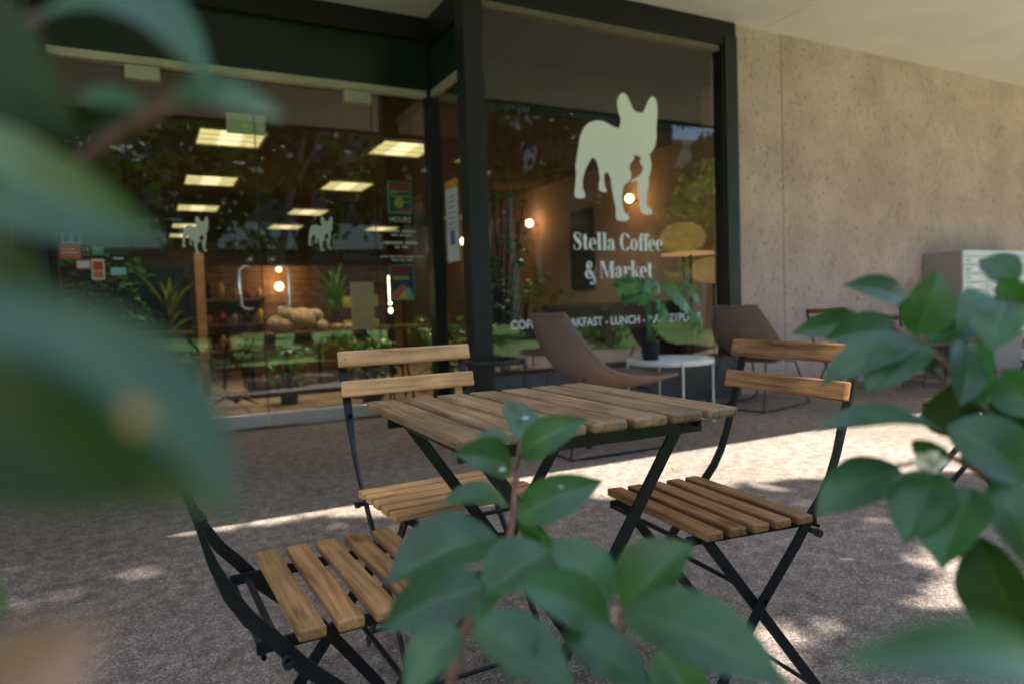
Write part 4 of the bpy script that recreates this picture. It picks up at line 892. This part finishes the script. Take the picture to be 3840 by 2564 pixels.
# ------------------------------------------------------------------ tray tables and plant
def tray_table(name, r, h, m):
    root = empty(name)
    MB().lathe([(.001, h - .040), (r - .004, h - .040), (r, h - .036), (r, h), (r - .005, h), (r - .007, h - .026), (.001, h - .030)], 48).build('tray', m, root)
    for k in range(4):
        a = PI / 4 + k * PI / 2 + .35; MB().tube([(math.cos(a) * (r + .004), math.sin(a) * (r + .004), h - .004), (math.cos(a) * (r + .004), math.sin(a) * (r + .004), 0)], .0075, 8).build('leg', m, root)
    a0 = .35 + PI / 4
    b = MB(); b.tube([(math.cos(a0) * r, math.sin(a0) * r, .03), (-math.cos(a0) * r, -math.sin(a0) * r, .03)], .006, 6); b.tube([(-math.sin(a0) * r, math.cos(a0) * r, .03), (math.sin(a0) * r, -math.cos(a0) * r, .03)], .006, 6); b.build('crossbar', m, root)
    return root
tw = tray_table('tray_table', .315, .487, 'white_metal'); tw.location = (3.42, 4.02, 0); tag(tw, 'round cream metal tray table carrying the potted plant', 'side table', 'round tray tables')
tb_ = tray_table('tray_table', .215, .535, 'black'); tb_.location = (2.20, 4.50, 0); tag(tb_, 'round black metal tray table beside the corner post', 'side table', 'round tray tables')
pp = empty('potted_monstera', atz(2440, 1350, .459)); tag(pp, 'monstera in a black plastic pot on the cream tray table', 'plant')
pl = pp.location
MB().lathe([(.001, .0), (.058, .0), (.073, .140), (.079, .140), (.079, .153), (.071, .153), (.069, .133), (.001, .13)], 28).build('pot', 'plastic_black', pp)
def mon_leaf(B, T, w, nrm):
    mb = MB(); n0 = 0
    B = Vector(B); T = Vector(T); d = T - B; ln = d.length; d /= ln; nrm = Vector(nrm); nrm = (nrm - d * nrm.dot(d)).normalized(); s = d.cross(nrm)
    # fingered outline, one lobe strip per side
    nlobe = 6
    for side in (-1, 1):
        for k in range(nlobe):
            u0 = k / nlobe * .92; u1 = (k + .86) / nlobe * .92; um = (u0 + u1) / 2
            ww = w * .5 * math.sin(PI * (um * .86 + .12)) ** .7
            pts = []
            for (u, q) in ((u0, 0), (u0 - .02, .5), (u0 + .04, .86), (um + .07, 1.0), (u1 + .08, .8), (u1 + .01, .45), (u1 + .012, 0)):
                p = B + d * (ln * u) + s * (side * q * ww) + nrm * (-.22 * ww * q * q + .1 * ln * math.sin(PI * min(max(u, 0), 1)))
                pts.append(p)
            if side < 0: pts.reverse()
            mb.add(pts, [(0, 1, 2, 3, 4, 5, 6)], True)
        pass
    tipb = B + d * ln * .86
    mb.add([B + d * ln * .8 + s * w * .14 + nrm * .03 * ln, T, B + d * ln * .8 - s * w * .14 + nrm * .03 * ln], [(2, 1, 0)], True)
    return mb
def P(x, y, dy=0):
    return at(x, y, pl.y + dy) - pl
stemz = Vector((0, 0, .13))
LV = [((2400, 1060), (2300, 1088), .20, (-.1, -.75, .75), -.06, 'monstera'), ((2420, 1050), (2395, 1150), .15, (-.3, -.9, .35), -.08, 'monstera'), ((2480, 1060), (2600, 1180), .22, (.2, -.85, .5), -.03, 'monstera'), ((2560, 1055), (2628, 1135), .18, (.3, -.8, .5), .02, 'monstera'),
      ((2470, 1120), (2495, 1235), .12, (.1, -1, .2), -.05, 'monstera'), ((2390, 1050), (2345, 1040), .14, (0, -.6, .8), -.02, 'monstera'), ((2580, 1150), (2625, 1265), .13, (.2, -1, .3), .0, 'monstera'), ((2440, 1045), (2470, 1110), .13, (.1, -.9, .3), -.07, 'monstera'), ((2400, 1045), (2330, 1140), .13, (-.4, -.8, .4), -.04, 'monstera')]
for (b0, t0, w, nr, dy, m) in LV:
    B = P(b0[0], b0[1], dy); T = P(t0[0], t0[1], dy - .02)
    st = MB(); st.tube([stemz + Vector((random.uniform(-.02, .02), random.uniform(-.02, .02), 0)), stemz * .5 + Vector((B.x * .35, B.y * .35, B.z * .55)), B], [.006, .005, .004], 6); st.build('stem', 'monstera', pp)
    mon_leaf(B, T, w, nr).build('leaf', m, pp)
MB().lathe([(.001, .131), (.068, .132)], 20).build('soil', 'soil', pp)

# ------------------------------------------------------------------ mailbox unit
t = empty('mailbox_unit', (7.76, 4.40, 0)); tag(t, 'grey cluster mailbox cabinet with silver doors against the concrete wall', 'mailbox')
MB().box(0, 1.7, 0, .41, .44, 1.345).build('cabinet', 'mail_side', t, bevel=.004)
MB().box(.3, 1.4, .1, .40, 0, .44).build('pedestal', 'mail_side', t)
MB().box(.0, 1.7, -.022, -.001, 1.29, 1.348).build('top_trim', 'mail_silver', t)
MB().box(.0, .035, -.022, -.001, .44, 1.289).build('side_trim', 'mail_silver', t)
for cx in range(4):
    for r_ in range(9):
        x0 = .04 + cx * .415; z1 = 1.285 - r_ * .094
        d_ = MB().box(x0, x0 + .408, -.018, -.001, z1 - .088, z1).build('mail_door', 'mail_silver', t, bevel=.003)
        MB().box(x0 + .13, x0 + .25, -.0205, -.0185, z1 - .066, z1 - .024).build('label', 'white_card', d_)
        b = MB(); b.tube([(x0 + .05, -.024, z1 - .045), (x0 + .05, -.018, z1 - .045)], .010, 10); b.build('lock', 'zinc', d_)

# ------------------------------------------------------------------ fallen leaves and scraps
for i, (x, y, c) in enumerate(((2050, 1772, 'yellow'), (2100, 1775, 'yellow'), (2260, 1855, 'yellow'), (2525, 1755, 'olive'), (1375, 1955, 'orange'), (2010, 1788, 'red'), (2230, 1915, 'red'), (2600, 2235, 'orange'), (3000, 2040, 'orange'), (2960, 1817, 'orange'))):
    p = atz(x, y, .004); mb = MB(); a = random.uniform(0, 6); leaf_geo(mb, (-.018 * math.cos(a), -.018 * math.sin(a), .003), (.018 * math.cos(a), .018 * math.sin(a), .004), (0, 0, 1), .018, .15, .2, 6, 2)
    o = mb.build('fallen_leaf', 'p_' + c); o.location = (p.x, p.y, .001); tag(o, 'tiny fallen leaf lying on the patio paving', 'leaf', 'fallen leaves on the patio')
p = atz(3175, 2095, .002); o = MB().box(-.022, .022, -.009, .009, 0, .0015).build('paper_scrap', 'p_cream'); o.location = (p.x, p.y, .001); o.rotation_euler.z = -.5; tag(o, 'small pale scrap of paper on the paving right of the brown chair', 'litter')
p = atz(3650, 2190, .004); mb = MB(); mb.tube([(-.05, .01, .006), (0, 0, .008), (.05, -.02, .006)], [.003, .006, .003], 6); mb.tube([(0, 0, .008), (.03, .03, .006)], [.004, .002], 6); o = mb.build('dry_twig', 'leaf_dry'); o.location = (p.x, p.y, 0); tag(o, 'dry curled twig in the sunlit spot at the lower right', 'twig')

# ------------------------------------------------------------------ camellia shrubs in the foreground
def add_leaf(mb, base, tip, wpx, db, dt, roll=0, arch=.10, fold=.16, tw=0, nl=12, nw=5, bend=0):
    B = atd(base[0], base[1], db); T = atd(tip[0], tip[1], dt); d = (T - B).normalized(); mid = (B + T) / 2
    toc = (EYE - mid).normalized(); nrm = (toc - d * toc.dot(d)).normalized(); s = d.cross(nrm); r_ = rad(roll)
    nr = nrm * math.cos(r_) + s * math.sin(r_)
    w = wpx * VS / FPX * (db + dt) / 2 / max(.25, abs(math.cos(r_)))
    leaf_geo(mb, B, T, nr, w, arch, fold, nl, nw, 'camellia', tw, .012, bend)
def tubev(mb, pts, rr):
    mb.tube([atd(x, y, d) for x, y, d in pts], rr, 8)
# --- centre shrub
s1 = empty('camellia_shrub', (.34, .46, 0)); tag(s1, 'glossy camellia shoot with reddish stem rising in front of the table', 'shrub', 'camellia shrubs in the foreground')
mb = MB()
C = [((1193, 1012), (1200, 924), 112, .66, .70, 30, .05, .1), ((1192, 1045), (1346, 958), 78, .63, .60, -25, .10, .16), ((1172, 1072), (1036, 1040), 88, .64, .60, 20, .14, .2), ((1182, 1012), (1090, 1002), 22, .65, .62, 55, .1, .1),
     ((1182, 1188), (1384, 1100), 98, .60, .58, -15, .12, .15), ((1166, 1160), (1005, 1158), 58, .60, .55, 45, .15, .15), ((1146, 1235), (876, 1342), 140, .56, .50, 32, .14, .18), ((1118, 1345), (866, 1445), 128, .45, .41, 25, .12, .18),
     ((1186, 1192), (1268, 1240), 40, .61, .64, 30, .1, .2), ((1262, 1262), (1100, 1370), 130, .52, .48, 30, .08, .15), ((1425, 1395), (1592, 1244), 150, .44, .41, -25, .08, .14), ((1405, 1375), (1262, 1236), 118, .48, .50, 20, .08, .16),
     ((1405, 1440), (1175, 1335), 120, .42, .40, 30, .10, .16), ((1425, 1400), (1815, 1575), 150, .40, .34, -30, .10, .2), ((1052, 1435), (925, 1590), 105, .41, .38, 20, .1, .16), ((1085, 1425), (1320, 1590), 130, .40, .37, -25, .1, .18),
     ((1290, 1440), (1500, 1600), 110, .40, .37, -25, .1, .18), ((1240, 1245), (1330, 1275), 60, .56, .52, 30, .1, .16), ((1160, 1300), (1090, 1430), 90, .53, .5, 35, .1, .16), ((1200, 1400), (1180, 1570), 100, .40, .38, 10, .1, .16), ((1500, 1500), (1640, 1640), 120, .44, .42, 10, .1, .16)]
for b0, t0, w, d0, d1, ro, ar, fo in C: add_leaf(mb, b0, t0, w, d0, d1, ro, ar, fo, random.uniform(-.3, .3))
o = mb.build('foliage', 'camellia', s1); o.matrix_parent_inverse = Matrix.Translation(-s1.location)
mb = MB()
tubev(mb, [(1194, 1005, .655), (1186, 1060, .645), (1180, 1130, .625), (1174, 1200, .60), (1158, 1280, .565), (1120, 1370, .53), (1060, 1450, .50), (1030, 1580, .48), (1010, 1900, .45), (1000, 2400, .44)], [.0018, .0022, .0025, .0028, .003, .0034, .004, .004, .005, .006])
tubev(mb, [(1420, 1400, .47), (1425, 1460, .475), (1420, 1600, .47), (1300, 2000, .45), (1010, 2300, .44)], [.0025, .003, .0035, .004, .005])
for a, c in (((1180, 1185, .605), (1176, 1170, .61)), ((1172, 1072, .64), (1185, 1085, .638)), ((1146, 1235, .56), (1166, 1245, .582)), ((1118, 1345, .50), (1135, 1335, .545)), ((1192, 1045, .63), (1186, 1070, .64))): tubev(mb, [a, c], .0014)
tubev(mb, [(1262, 1262, .52), (1220, 1300, .54), (1130, 1360, .535)], [.0014, .002, .003])
o = mb.build('stem', 'stem', s1); o.matrix_parent_inverse = Matrix.Translation(-s1.location)
mb = MB()
for x, y, d in ((1278, 1118, .585), (1288, 1114, .583), (1152, 1076, .612), (1184, 1312, .497), (1183, 1330, .496), (1582, 1432, .428), (1205, 958, .675)):
    p = atd(x, y, d) ; mb.ball(p, .0028, (1.3, 1, .6), 8, 5)
o = mb.build('droplets', simple('white_fleck', (.7, .72, .72), .4), s1); o.matrix_parent_inverse = Matrix.Translation(-s1.location)
# --- right shrub
s2 = empty('camellia_shrub', (.95, .45, 0)); tag(s2, 'dense camellia branch filling the right edge with a faded cream flower', 'shrub', 'camellia shrubs in the foreground')
mb = MB()
Rr = [((1990, 742), (1812, 766), 66, .60, .58, 20), ((2070, 758), (1890, 778), 80, .58, .56, 30), ((2085, 702), (1930, 654), 56, .60, .58, 40), ((2100, 770), (2150, 618), 104, .54, .52, 15), ((2106, 777), (1876, 888), 92, .56, .52, 30), ((2112, 782), (1985, 905), 108, .55, .51, 20),
      ((2128, 790), (2290, 742), 84, .56, .58, -40), ((2335, 650), (2242, 596), 76, .56, .58, 30), ((2292, 690), (2192, 752), 84, .56, .54, 30), ((2310, 690), (2270, 810), 110, .52, .50, 15), ((2215, 785), (2200, 935), 86, .54, .50, -25), ((2240, 785), (2265, 940), 96, .53, .50, 25),
      ((2165, 985), (1864, 988), 52, .52, .48, 60), ((2058, 1066), (1868, 1184), 112, .52, .49, 25), ((2150, 1080), (2072, 1246), 132, .50, .48, 15), ((2232, 1118), (2160, 1308), 150, .48, .46, 25), ((2275, 1100), (2370, 1310), 130, .48, .46, -25), ((2170, 975), (2372, 1110), 130, .50, .48, -30),
      ((2300, 850), (2380, 960), 100, .52, .5, 20), ((2060, 700), (2110, 690), 70, .58, .6, 30), ((2110, 720), (2210, 690), 60, .57, .57, 45), ((2290, 640), (2370, 700), 70, .55, .55, 20), ((2350, 1000), (2200, 1060), 90, .5, .5, 40), ((2090, 1010), (2180, 1040), 50, .51, .5, 50)]
for b0, t0, w, d0, d1, ro in Rr: add_leaf(mb, b0, t0, w, d0, d1, ro, random.uniform(.05, .14), random.uniform(.12, .2), random.uniform(-.3, .3))
o = mb.build('foliage', 'camellia', s2); o.matrix_parent_inverse = Matrix.Translation(-s2.location)
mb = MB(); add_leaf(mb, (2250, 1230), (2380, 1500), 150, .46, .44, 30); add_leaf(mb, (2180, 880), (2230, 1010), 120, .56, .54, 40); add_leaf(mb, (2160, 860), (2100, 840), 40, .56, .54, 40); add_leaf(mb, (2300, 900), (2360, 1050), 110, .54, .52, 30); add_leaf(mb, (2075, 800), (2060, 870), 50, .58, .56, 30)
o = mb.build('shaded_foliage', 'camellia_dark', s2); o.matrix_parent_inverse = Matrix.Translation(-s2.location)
mb = MB()
tubev(mb, [(2060, 755, .575), (2110, 780, .56), (2170, 840, .55), (2230, 910, .545), (2300, 985, .54), (2420, 1100, .53), (2500, 1500, .50), (2520, 2300, .5)], [.0018, .0024, .003, .0034, .004, .0045, .005, .006])
tubev(mb, [(2150, 1080, .50), (2170, 1040, .505), (2260, 1090, .50), (2350, 1130, .5), (2440, 1200, .52)], [.002, .0022, .003, .0035, .004])
tubev(mb, [(2340, 650, .56), (2310, 690, .555), (2240, 790, .55), (2215, 860, .55)], [.0015, .002, .0024, .0028])
tubev(mb, [(2058, 1066, .52), (2110, 1060, .51), (2165, 1045, .505)], [.0014, .0018, .002])
tubev(mb, [(1990, 742, .60), (2030, 740, .585), (2062, 756, .575)], [.0014, .0018, .002])
o = mb.build('stem', 'stem', s2); o.matrix_parent_inverse = Matrix.Translation(-s2.location)
mb = MB()
for a in range(6):
    t_ = a * PI / 3; add_leaf(mb, (2130, 1058), (2130 + 52 * math.cos(t_), 1058 + 28 * math.sin(t_)), 30, .495, .485, 20 * math.sin(t_), .2, .3, 0, 6, 3)
o = mb.build('flower', 'leaf_cream', s2); o.matrix_parent_inverse = Matrix.Translation(-s2.location)
# --- left shrub, very close
s3 = empty('camellia_shrub', (-.16, .22, 0)); tag(s3, 'camellia branches right at the lens on the left, large blurred leaves', 'shrub', 'camellia shrubs in the foreground')
mb = MB()
Lf = [((340, 245), (160, 222), 46, .21, .20, 40, .1), ((388, 215), (660, 275), 66, .21, .20, -42, .10), ((-90, 330), (385, 548), 210, .19, .17, 15, .1), ]
for b0, t0, w, d0, d1, ro, ar in Lf: add_leaf(mb, b0, t0, w, d0, d1, ro, ar, .12, 0)
add_leaf(mb, (-160, 640), (555, 1180), 385, .122, .109, -10, .04, -.34, 0, 14, 6, -.06)
add_leaf(mb, (40, 60), (498, 225), 110, .22, .20, -38, .1, .12, 0, 16, 5, -.22)
add_leaf(mb, (-60, 1270), (18, 1410), 40, .3, .3, 10)
add_leaf(mb, (2440, 1535), (1905, 1520), 135, .175, .16, 25)
o = mb.build('foliage', 'camellia', s3); o.matrix_parent_inverse = Matrix.Translation(-s3.location)
mb = MB()
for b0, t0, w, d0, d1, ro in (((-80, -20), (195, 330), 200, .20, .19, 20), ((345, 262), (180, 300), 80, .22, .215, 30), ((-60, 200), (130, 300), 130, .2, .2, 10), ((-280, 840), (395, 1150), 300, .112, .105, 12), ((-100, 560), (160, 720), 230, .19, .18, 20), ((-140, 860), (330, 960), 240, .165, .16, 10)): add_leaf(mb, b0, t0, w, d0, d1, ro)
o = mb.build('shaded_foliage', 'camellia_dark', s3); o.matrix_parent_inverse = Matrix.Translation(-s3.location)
mb = MB(); add_leaf(mb, (-140, 1660), (250, 1420), 290, .105, .098, 10)
o = mb.build('withered_leaf', 'leaf_dry', s3); o.matrix_parent_inverse = Matrix.Translation(-s3.location)
mb = MB(); add_leaf(mb, (295, 925), (345, 990), 46, .101, .099, 10)
o = mb.build('withered_leaf', simple('tan_leaf', srgb(200, 150, 80), .7, 0, .2, 30), s3); o.matrix_parent_inverse = Matrix.Translation(-s3.location)
mb = MB()
tubev(mb, [(345, 235, .21), (290, 285, .208), (225, 335, .205), (120, 420, .20), (-60, 600, .19), (-200, 900, .18), (-260, 1500, .18), (-270, 3000, .25), (-270, 6000, .25)], [.0012, .0014, .0016, .0018, .002, .0025, .003, .004, .005])
tubev(mb, [(392, 228, .21), (360, 262, .21), (300, 292, .208)], .0014)
tubev(mb, [(-100, 330, .19), (-160, 480, .19), (-190, 820, .18)], .002); tubev(mb, [(-120, 760, .155), (-190, 820, .175)], .0015); tubev(mb, [(-110, 1640, .14), (-260, 1560, .18)], .002)
tubev(mb, [(90, 40, .22), (20, 100, .21), (-60, 600, .19)], .002)
o = mb.build('stem', 'stem', s3); o.matrix_parent_inverse = Matrix.Translation(-s3.location)

# ------------------------------------------------------------------ trees and buildings across the lawn (seen in the glass)
SUN = Vector((.22, -1, 2.75)).normalized()
def leafcloud(mb, pts, size):
    for p in pts:
        a = Vector((random.gauss(0, 1), random.gauss(0, 1), random.gauss(0, 1))).normalized(); b_ = a.cross(Vector((random.gauss(0, 1), random.gauss(0, 1), random.gauss(0, 1)))).normalized()
        s = size * random.uniform(.6, 1.3); a *= s * .5; b_ *= s * .3
        mb.add([p - a, p - a * .2 + b_, p + a, p - a * .2 - b_], [(0, 1, 2, 3)])
def tree(label, x, y, h, r, lean=(0, 0), crown=(2.2, 2.0), n=1600, m='tree_leaf_dark', mb_='bark', size=.34, forks=3):
    t = empty('lawn_tree', (x, y, 0)); tag(t, label, 'tree', 'trees on the lawn')
    b = MB(); L_ = Vector((lean[0], lean[1], 0)); top = Vector((0, 0, h)) + L_
    pts = [Vector((0, 0, -.1)), Vector((0, 0, .15)), L_ * .2 + Vector((.05, 0, h * .3)), L_ * .55 + Vector((-.06, .05, h * .6)), top]
    b.tube(pts, [r * 1.5, r * 1.1, r * .9, r * .75, r * .5], 9); tips = [top]
    for k in range(forks):
        a = 2 * PI * k / forks + x; st = pts[2].lerp(pts[4], .15 + .2 * k); en = st + Vector((math.cos(a) * crown[0] * .7, math.sin(a) * crown[0] * .7, h * .35)); b.tube([st, st.lerp(en, .5) + Vector((0, 0, -.12)), en], [r * .5, r * .35, r * .15], 6); tips.append(en)
    b.build('trunk', mb_, t)
    b = MB(); cl = []
    for k in range(22):
        c = random.choice(tips); cl.append((c + Vector((random.gauss(0, crown[0] * .4), random.gauss(0, crown[0] * .4), random.gauss(.2, crown[1] * .4))), random.uniform(.35, .8)))
    P_ = []
    for i in range(n):
        c, rr = random.choice(cl); P_.append(c + Vector((random.gauss(0, rr * .6), random.gauss(0, rr * .6), random.gauss(0, rr * .45))))
    leafcloud(b, P_, size); b.build('crown', m, t); return t
# spreading tree that shades the patio, its crown stops short so a strip of sun reaches the paving
t = empty('shade_tree', (-2.6, -6.4, 0)); tag(t, 'spreading tree at the lawn edge whose crown shades the patio', 'tree')
b = MB(); b.tube([(0, 0, -.1), (.1, .1, 2.2), (.6, .4, 5.0), (1.6, 1.2, 8.6)], [.34, .25, .2, .14], 10)
for e in ((5.6, 3.4, 10.9), (8.4, 2.8, 11.3), (2.4, 3.6, 10.8), (3.2, 2.4, 11.8)): b.tube([(1.0, .7, 6.6), (2.0, 1.6, 9.2), e], [.12, .09, .03], 7)
b.build('trunk', 'bark', t)
holes = [(2.30, 1.40, .13), (2.33, 1.27, .17), (2.18, 1.15, .19), (2.03, 1.22, .13), (1.27, 1.22, .15), (1.44, 1.34, .12), (3.4, 1.5, .2)]
P_ = []
while len(P_) < 14000:
    z = random.uniform(10.0, 12.0); fx = random.uniform(-2.6, 4.8); fy = random.uniform(-1.3, 3.3)
    lim = 3.4 if fx < -.05 else min(3.085, 3.085 - .35 * (fx - .6))
    lim += .05 * math.sin(fx * 5.1) + .03 * math.sin(fx * 13)
    if fy > lim: continue
    if any((fx - a) ** 2 + (fy - c) ** 2 < (rr * .85) ** 2 for a, c, rr in holes): continue
    P_.append(Vector((fx, fy, 0)) + SUN * (z / SUN.z) - Vector((-2.6, -6.4, 0)))
b = MB(); leafcloud(b, P_, .27); b.build('crown', 'tree_leaf', t)
tree('dark leaning trunk nearest the glass doors across the lawn', 1.6, -6.5, 5.6, .20, (-.9, 0), (2.0, 1.5), 1500)
tree('slender pale leaning trunk reflected in the left door', 3.0, -8.5, 6.5, .13, (1.3, .4), (2.2, 1.6), 1300, mb_='trunk_pale')
tree('broad dark tree in the middle of the lawn', 4.6, -12, 6.5, .28, (.4, .6), (2.8, 2.0), 2200)
tree('dense bushy tree at the left of the lawn', -2.4, -11, 5.5, .24, (.3, 0), (2.8, 2.2), 2200)
tree('slim tree with a forked trunk at the lawn edge', 7.6, -9.5, 5.8, .15, (-.6, .3), (2.0, 1.6), 1300, mb_='trunk_pale')
tree('tall tree with high crown before the pale facade', 10.5, -14, 7.5, .24, (.8, 0), (2.6, 1.8), 1700)
tree('yellow green small tree reflected at the right of the window', 17.3, -8.6, 3.6, .12, (.3, 0), (1.7, 1.5), 1800, 'tree_leaf_yellow', size=.26)
tree('thick dark trunk reflected in the middle of the window', 12.2, -12, 6.8, .38, (-.5, 0), (2.6, 1.8), 1800)
tree('light green tree beyond the right part of the lawn', 21.8, -13, 5.2, .2, (.2, 0), (2.8, 2.2), 2200, 'tree_leaf_yellow')
tree('far tree left of the pale office block', 3.0, -24, 8, .3, (0, 0), (3.6, 2.6), 1600, size=.5)
tree('far tree right of the pale office block', 25, -22, 8, .3, (0, 0), (3.6, 2.6), 1600, size=.5)
def shrub(x, y, r, lab):
    t = empty('lawn_shrub', (x, y, 0)); tag(t, lab, 'shrub', 'shrubs along the lawn edge'); b = MB()
    leafcloud(b, [Vector((random.gauss(0, r * .5), random.gauss(0, r * .4), abs(random.gauss(.3, .25)) * r * 1.6)) for i in range(500)], .15); b.build('foliage', 'tree_leaf', t)
    b = MB(); [b.tube([(0, 0, -.06), (r * .4 * math.cos(k), r * .4 * math.sin(k), r * .8)], [.015, .006], 5) for k in range(5)]; b.build('stem', 'bark', t)
shrub(-1.3, -1.9, .5, 'low shrub at the patio edge reflected left of the doors'); shrub(5.2, -2.3, .5, 'low shrub at the patio edge behind the viewer'); shrub(9.0, -3.2, .6, 'rounded shrub on the lawn reflected in the window'); shrub(3.4, -2.2, .35, 'small shrub at the patio edge reflected in the right door')
def block(name, lab, x0, x1, y, h, m):
    global t
    t = empty(name, (0, 0, 0)); tag(t, lab, 'building', 'buildings across the lawn'); MB().box(x0, x1, y - 8, y, -.06, h).build('wall', m, t)
    MB().box(x0 - .4, x1 + .4, y - 8.4, y + .6, h, h + .4).build('roof', 'facade', t)
    nx = max(1, int((x1 - x0) / 3)) if x1 - x0 > 3.2 else 0
    for i in range(nx):
        for z in (1.0, 4.4, 7.8, 10.8):
            if z + 1.8 < h: MB().box(x0 + .7 + i * 3, x0 + 2.5 + i * 3, y - .05, y + .03, z, z + 1.7).build('window', 'facade_win', t)
M['brown_render'] = simple('brown_render', (.13, .105, .09), .85)
block('office_block', 'long dark brown office building with a pale balcony band beyond the lawn', -34, 22.6, -34, 21, 'brown_render')
MB().box(-20, 21, -33.4, -32.9, 5.0, 6.6).build('balcony_band', 'facade', t)
block('office_block', 'narrow pale office wing reflected at the left of the window', 22.9, 25.4, -33.6, 21, 'facade')
block('office_block', 'dark brown office wing reflected behind the dog logo', 25.7, 38, -34, 21, 'brown_render')
block('office_block', 'pale low building behind the trees at the far right', 40, 80, -36, 14, 'facade')
tree('tall dark tree before the pale wing at the right', 31, -26, 9.5, .35, (.4, 0), (4.2, 3.4), 2400, size=.6)
tree('bushy yellow green tree before the far right building', 35, -24, 6.5, .3, (0, 0), (3.8, 3.2), 2600, 'tree_leaf_yellow', size=.5)

# ------------------------------------------------------------------ camera, world, sun
cd = bpy.data.cameras.new('camera'); co = bpy.data.objects.new('camera', cd); col.objects.link(co)
co.matrix_world = Matrix(((RIGHT.x, UP.x, -FWD.x, 0), (RIGHT.y, UP.y, -FWD.y, 0), (RIGHT.z, UP.z, -FWD.z, CAMH), (0, 0, 0, 1)))
cd.sensor_width = 36; cd.lens = 36 * FPX / 3840; cd.clip_start = .02; cd.clip_end = 1500
cd.dof.use_dof = True; cd.dof.focus_distance = 1.38; cd.dof.aperture_fstop = cd.lens / 1000 / .0082; cd.dof.aperture_blades = 7
sc.camera = co
w = bpy.data.worlds.new('World'); sc.world = w; w.use_nodes = True; nt = w.node_tree; nt.nodes.clear()
st = nt.nodes.new('ShaderNodeTexSky'); st.sky_type = 'NISHITA'; st.sun_disc = False
el = math.asin(SUN.z); az = math.atan2(SUN.x, SUN.y)
st.sun_elevation = el; st.sun_rotation = az
bg = nt.nodes.new('ShaderNodeBackground'); bg.inputs[1].default_value = .36
wo = nt.nodes.new('ShaderNodeOutputWorld'); nt.links.new(st.outputs[0], bg.inputs[0]); nt.links.new(bg.outputs[0], wo.inputs[0])
sd = bpy.data.lights.new('sun', 'SUN'); sd.energy = 15; sd.angle = rad(.45); sd.color = (1, .97, .92); so = bpy.data.objects.new('sun', sd); col.objects.link(so)
so.rotation_euler = SUN.to_track_quat('Z', 'Y').to_euler(); so.location = (0, 0, 20)
sc.view_settings.view_transform = 'Standard'; sc.view_settings.look = 'None'; sc.view_settings.exposure = 0; sc.view_settings.gamma = 1
sc.render.engine = 'CYCLES'
sc.cycles.use_denoising = True
sc.cycles.max_bounces = 10; sc.cycles.diffuse_bounces = 5; sc.cycles.glossy_bounces = 4; sc.cycles.transparent_max_bounces = 12; sc.cycles.transmission_bounces = 4
sc.cycles.sample_clamp_indirect = 6; sc.cycles.caustics_reflective = False; sc.cycles.caustics_refractive = False
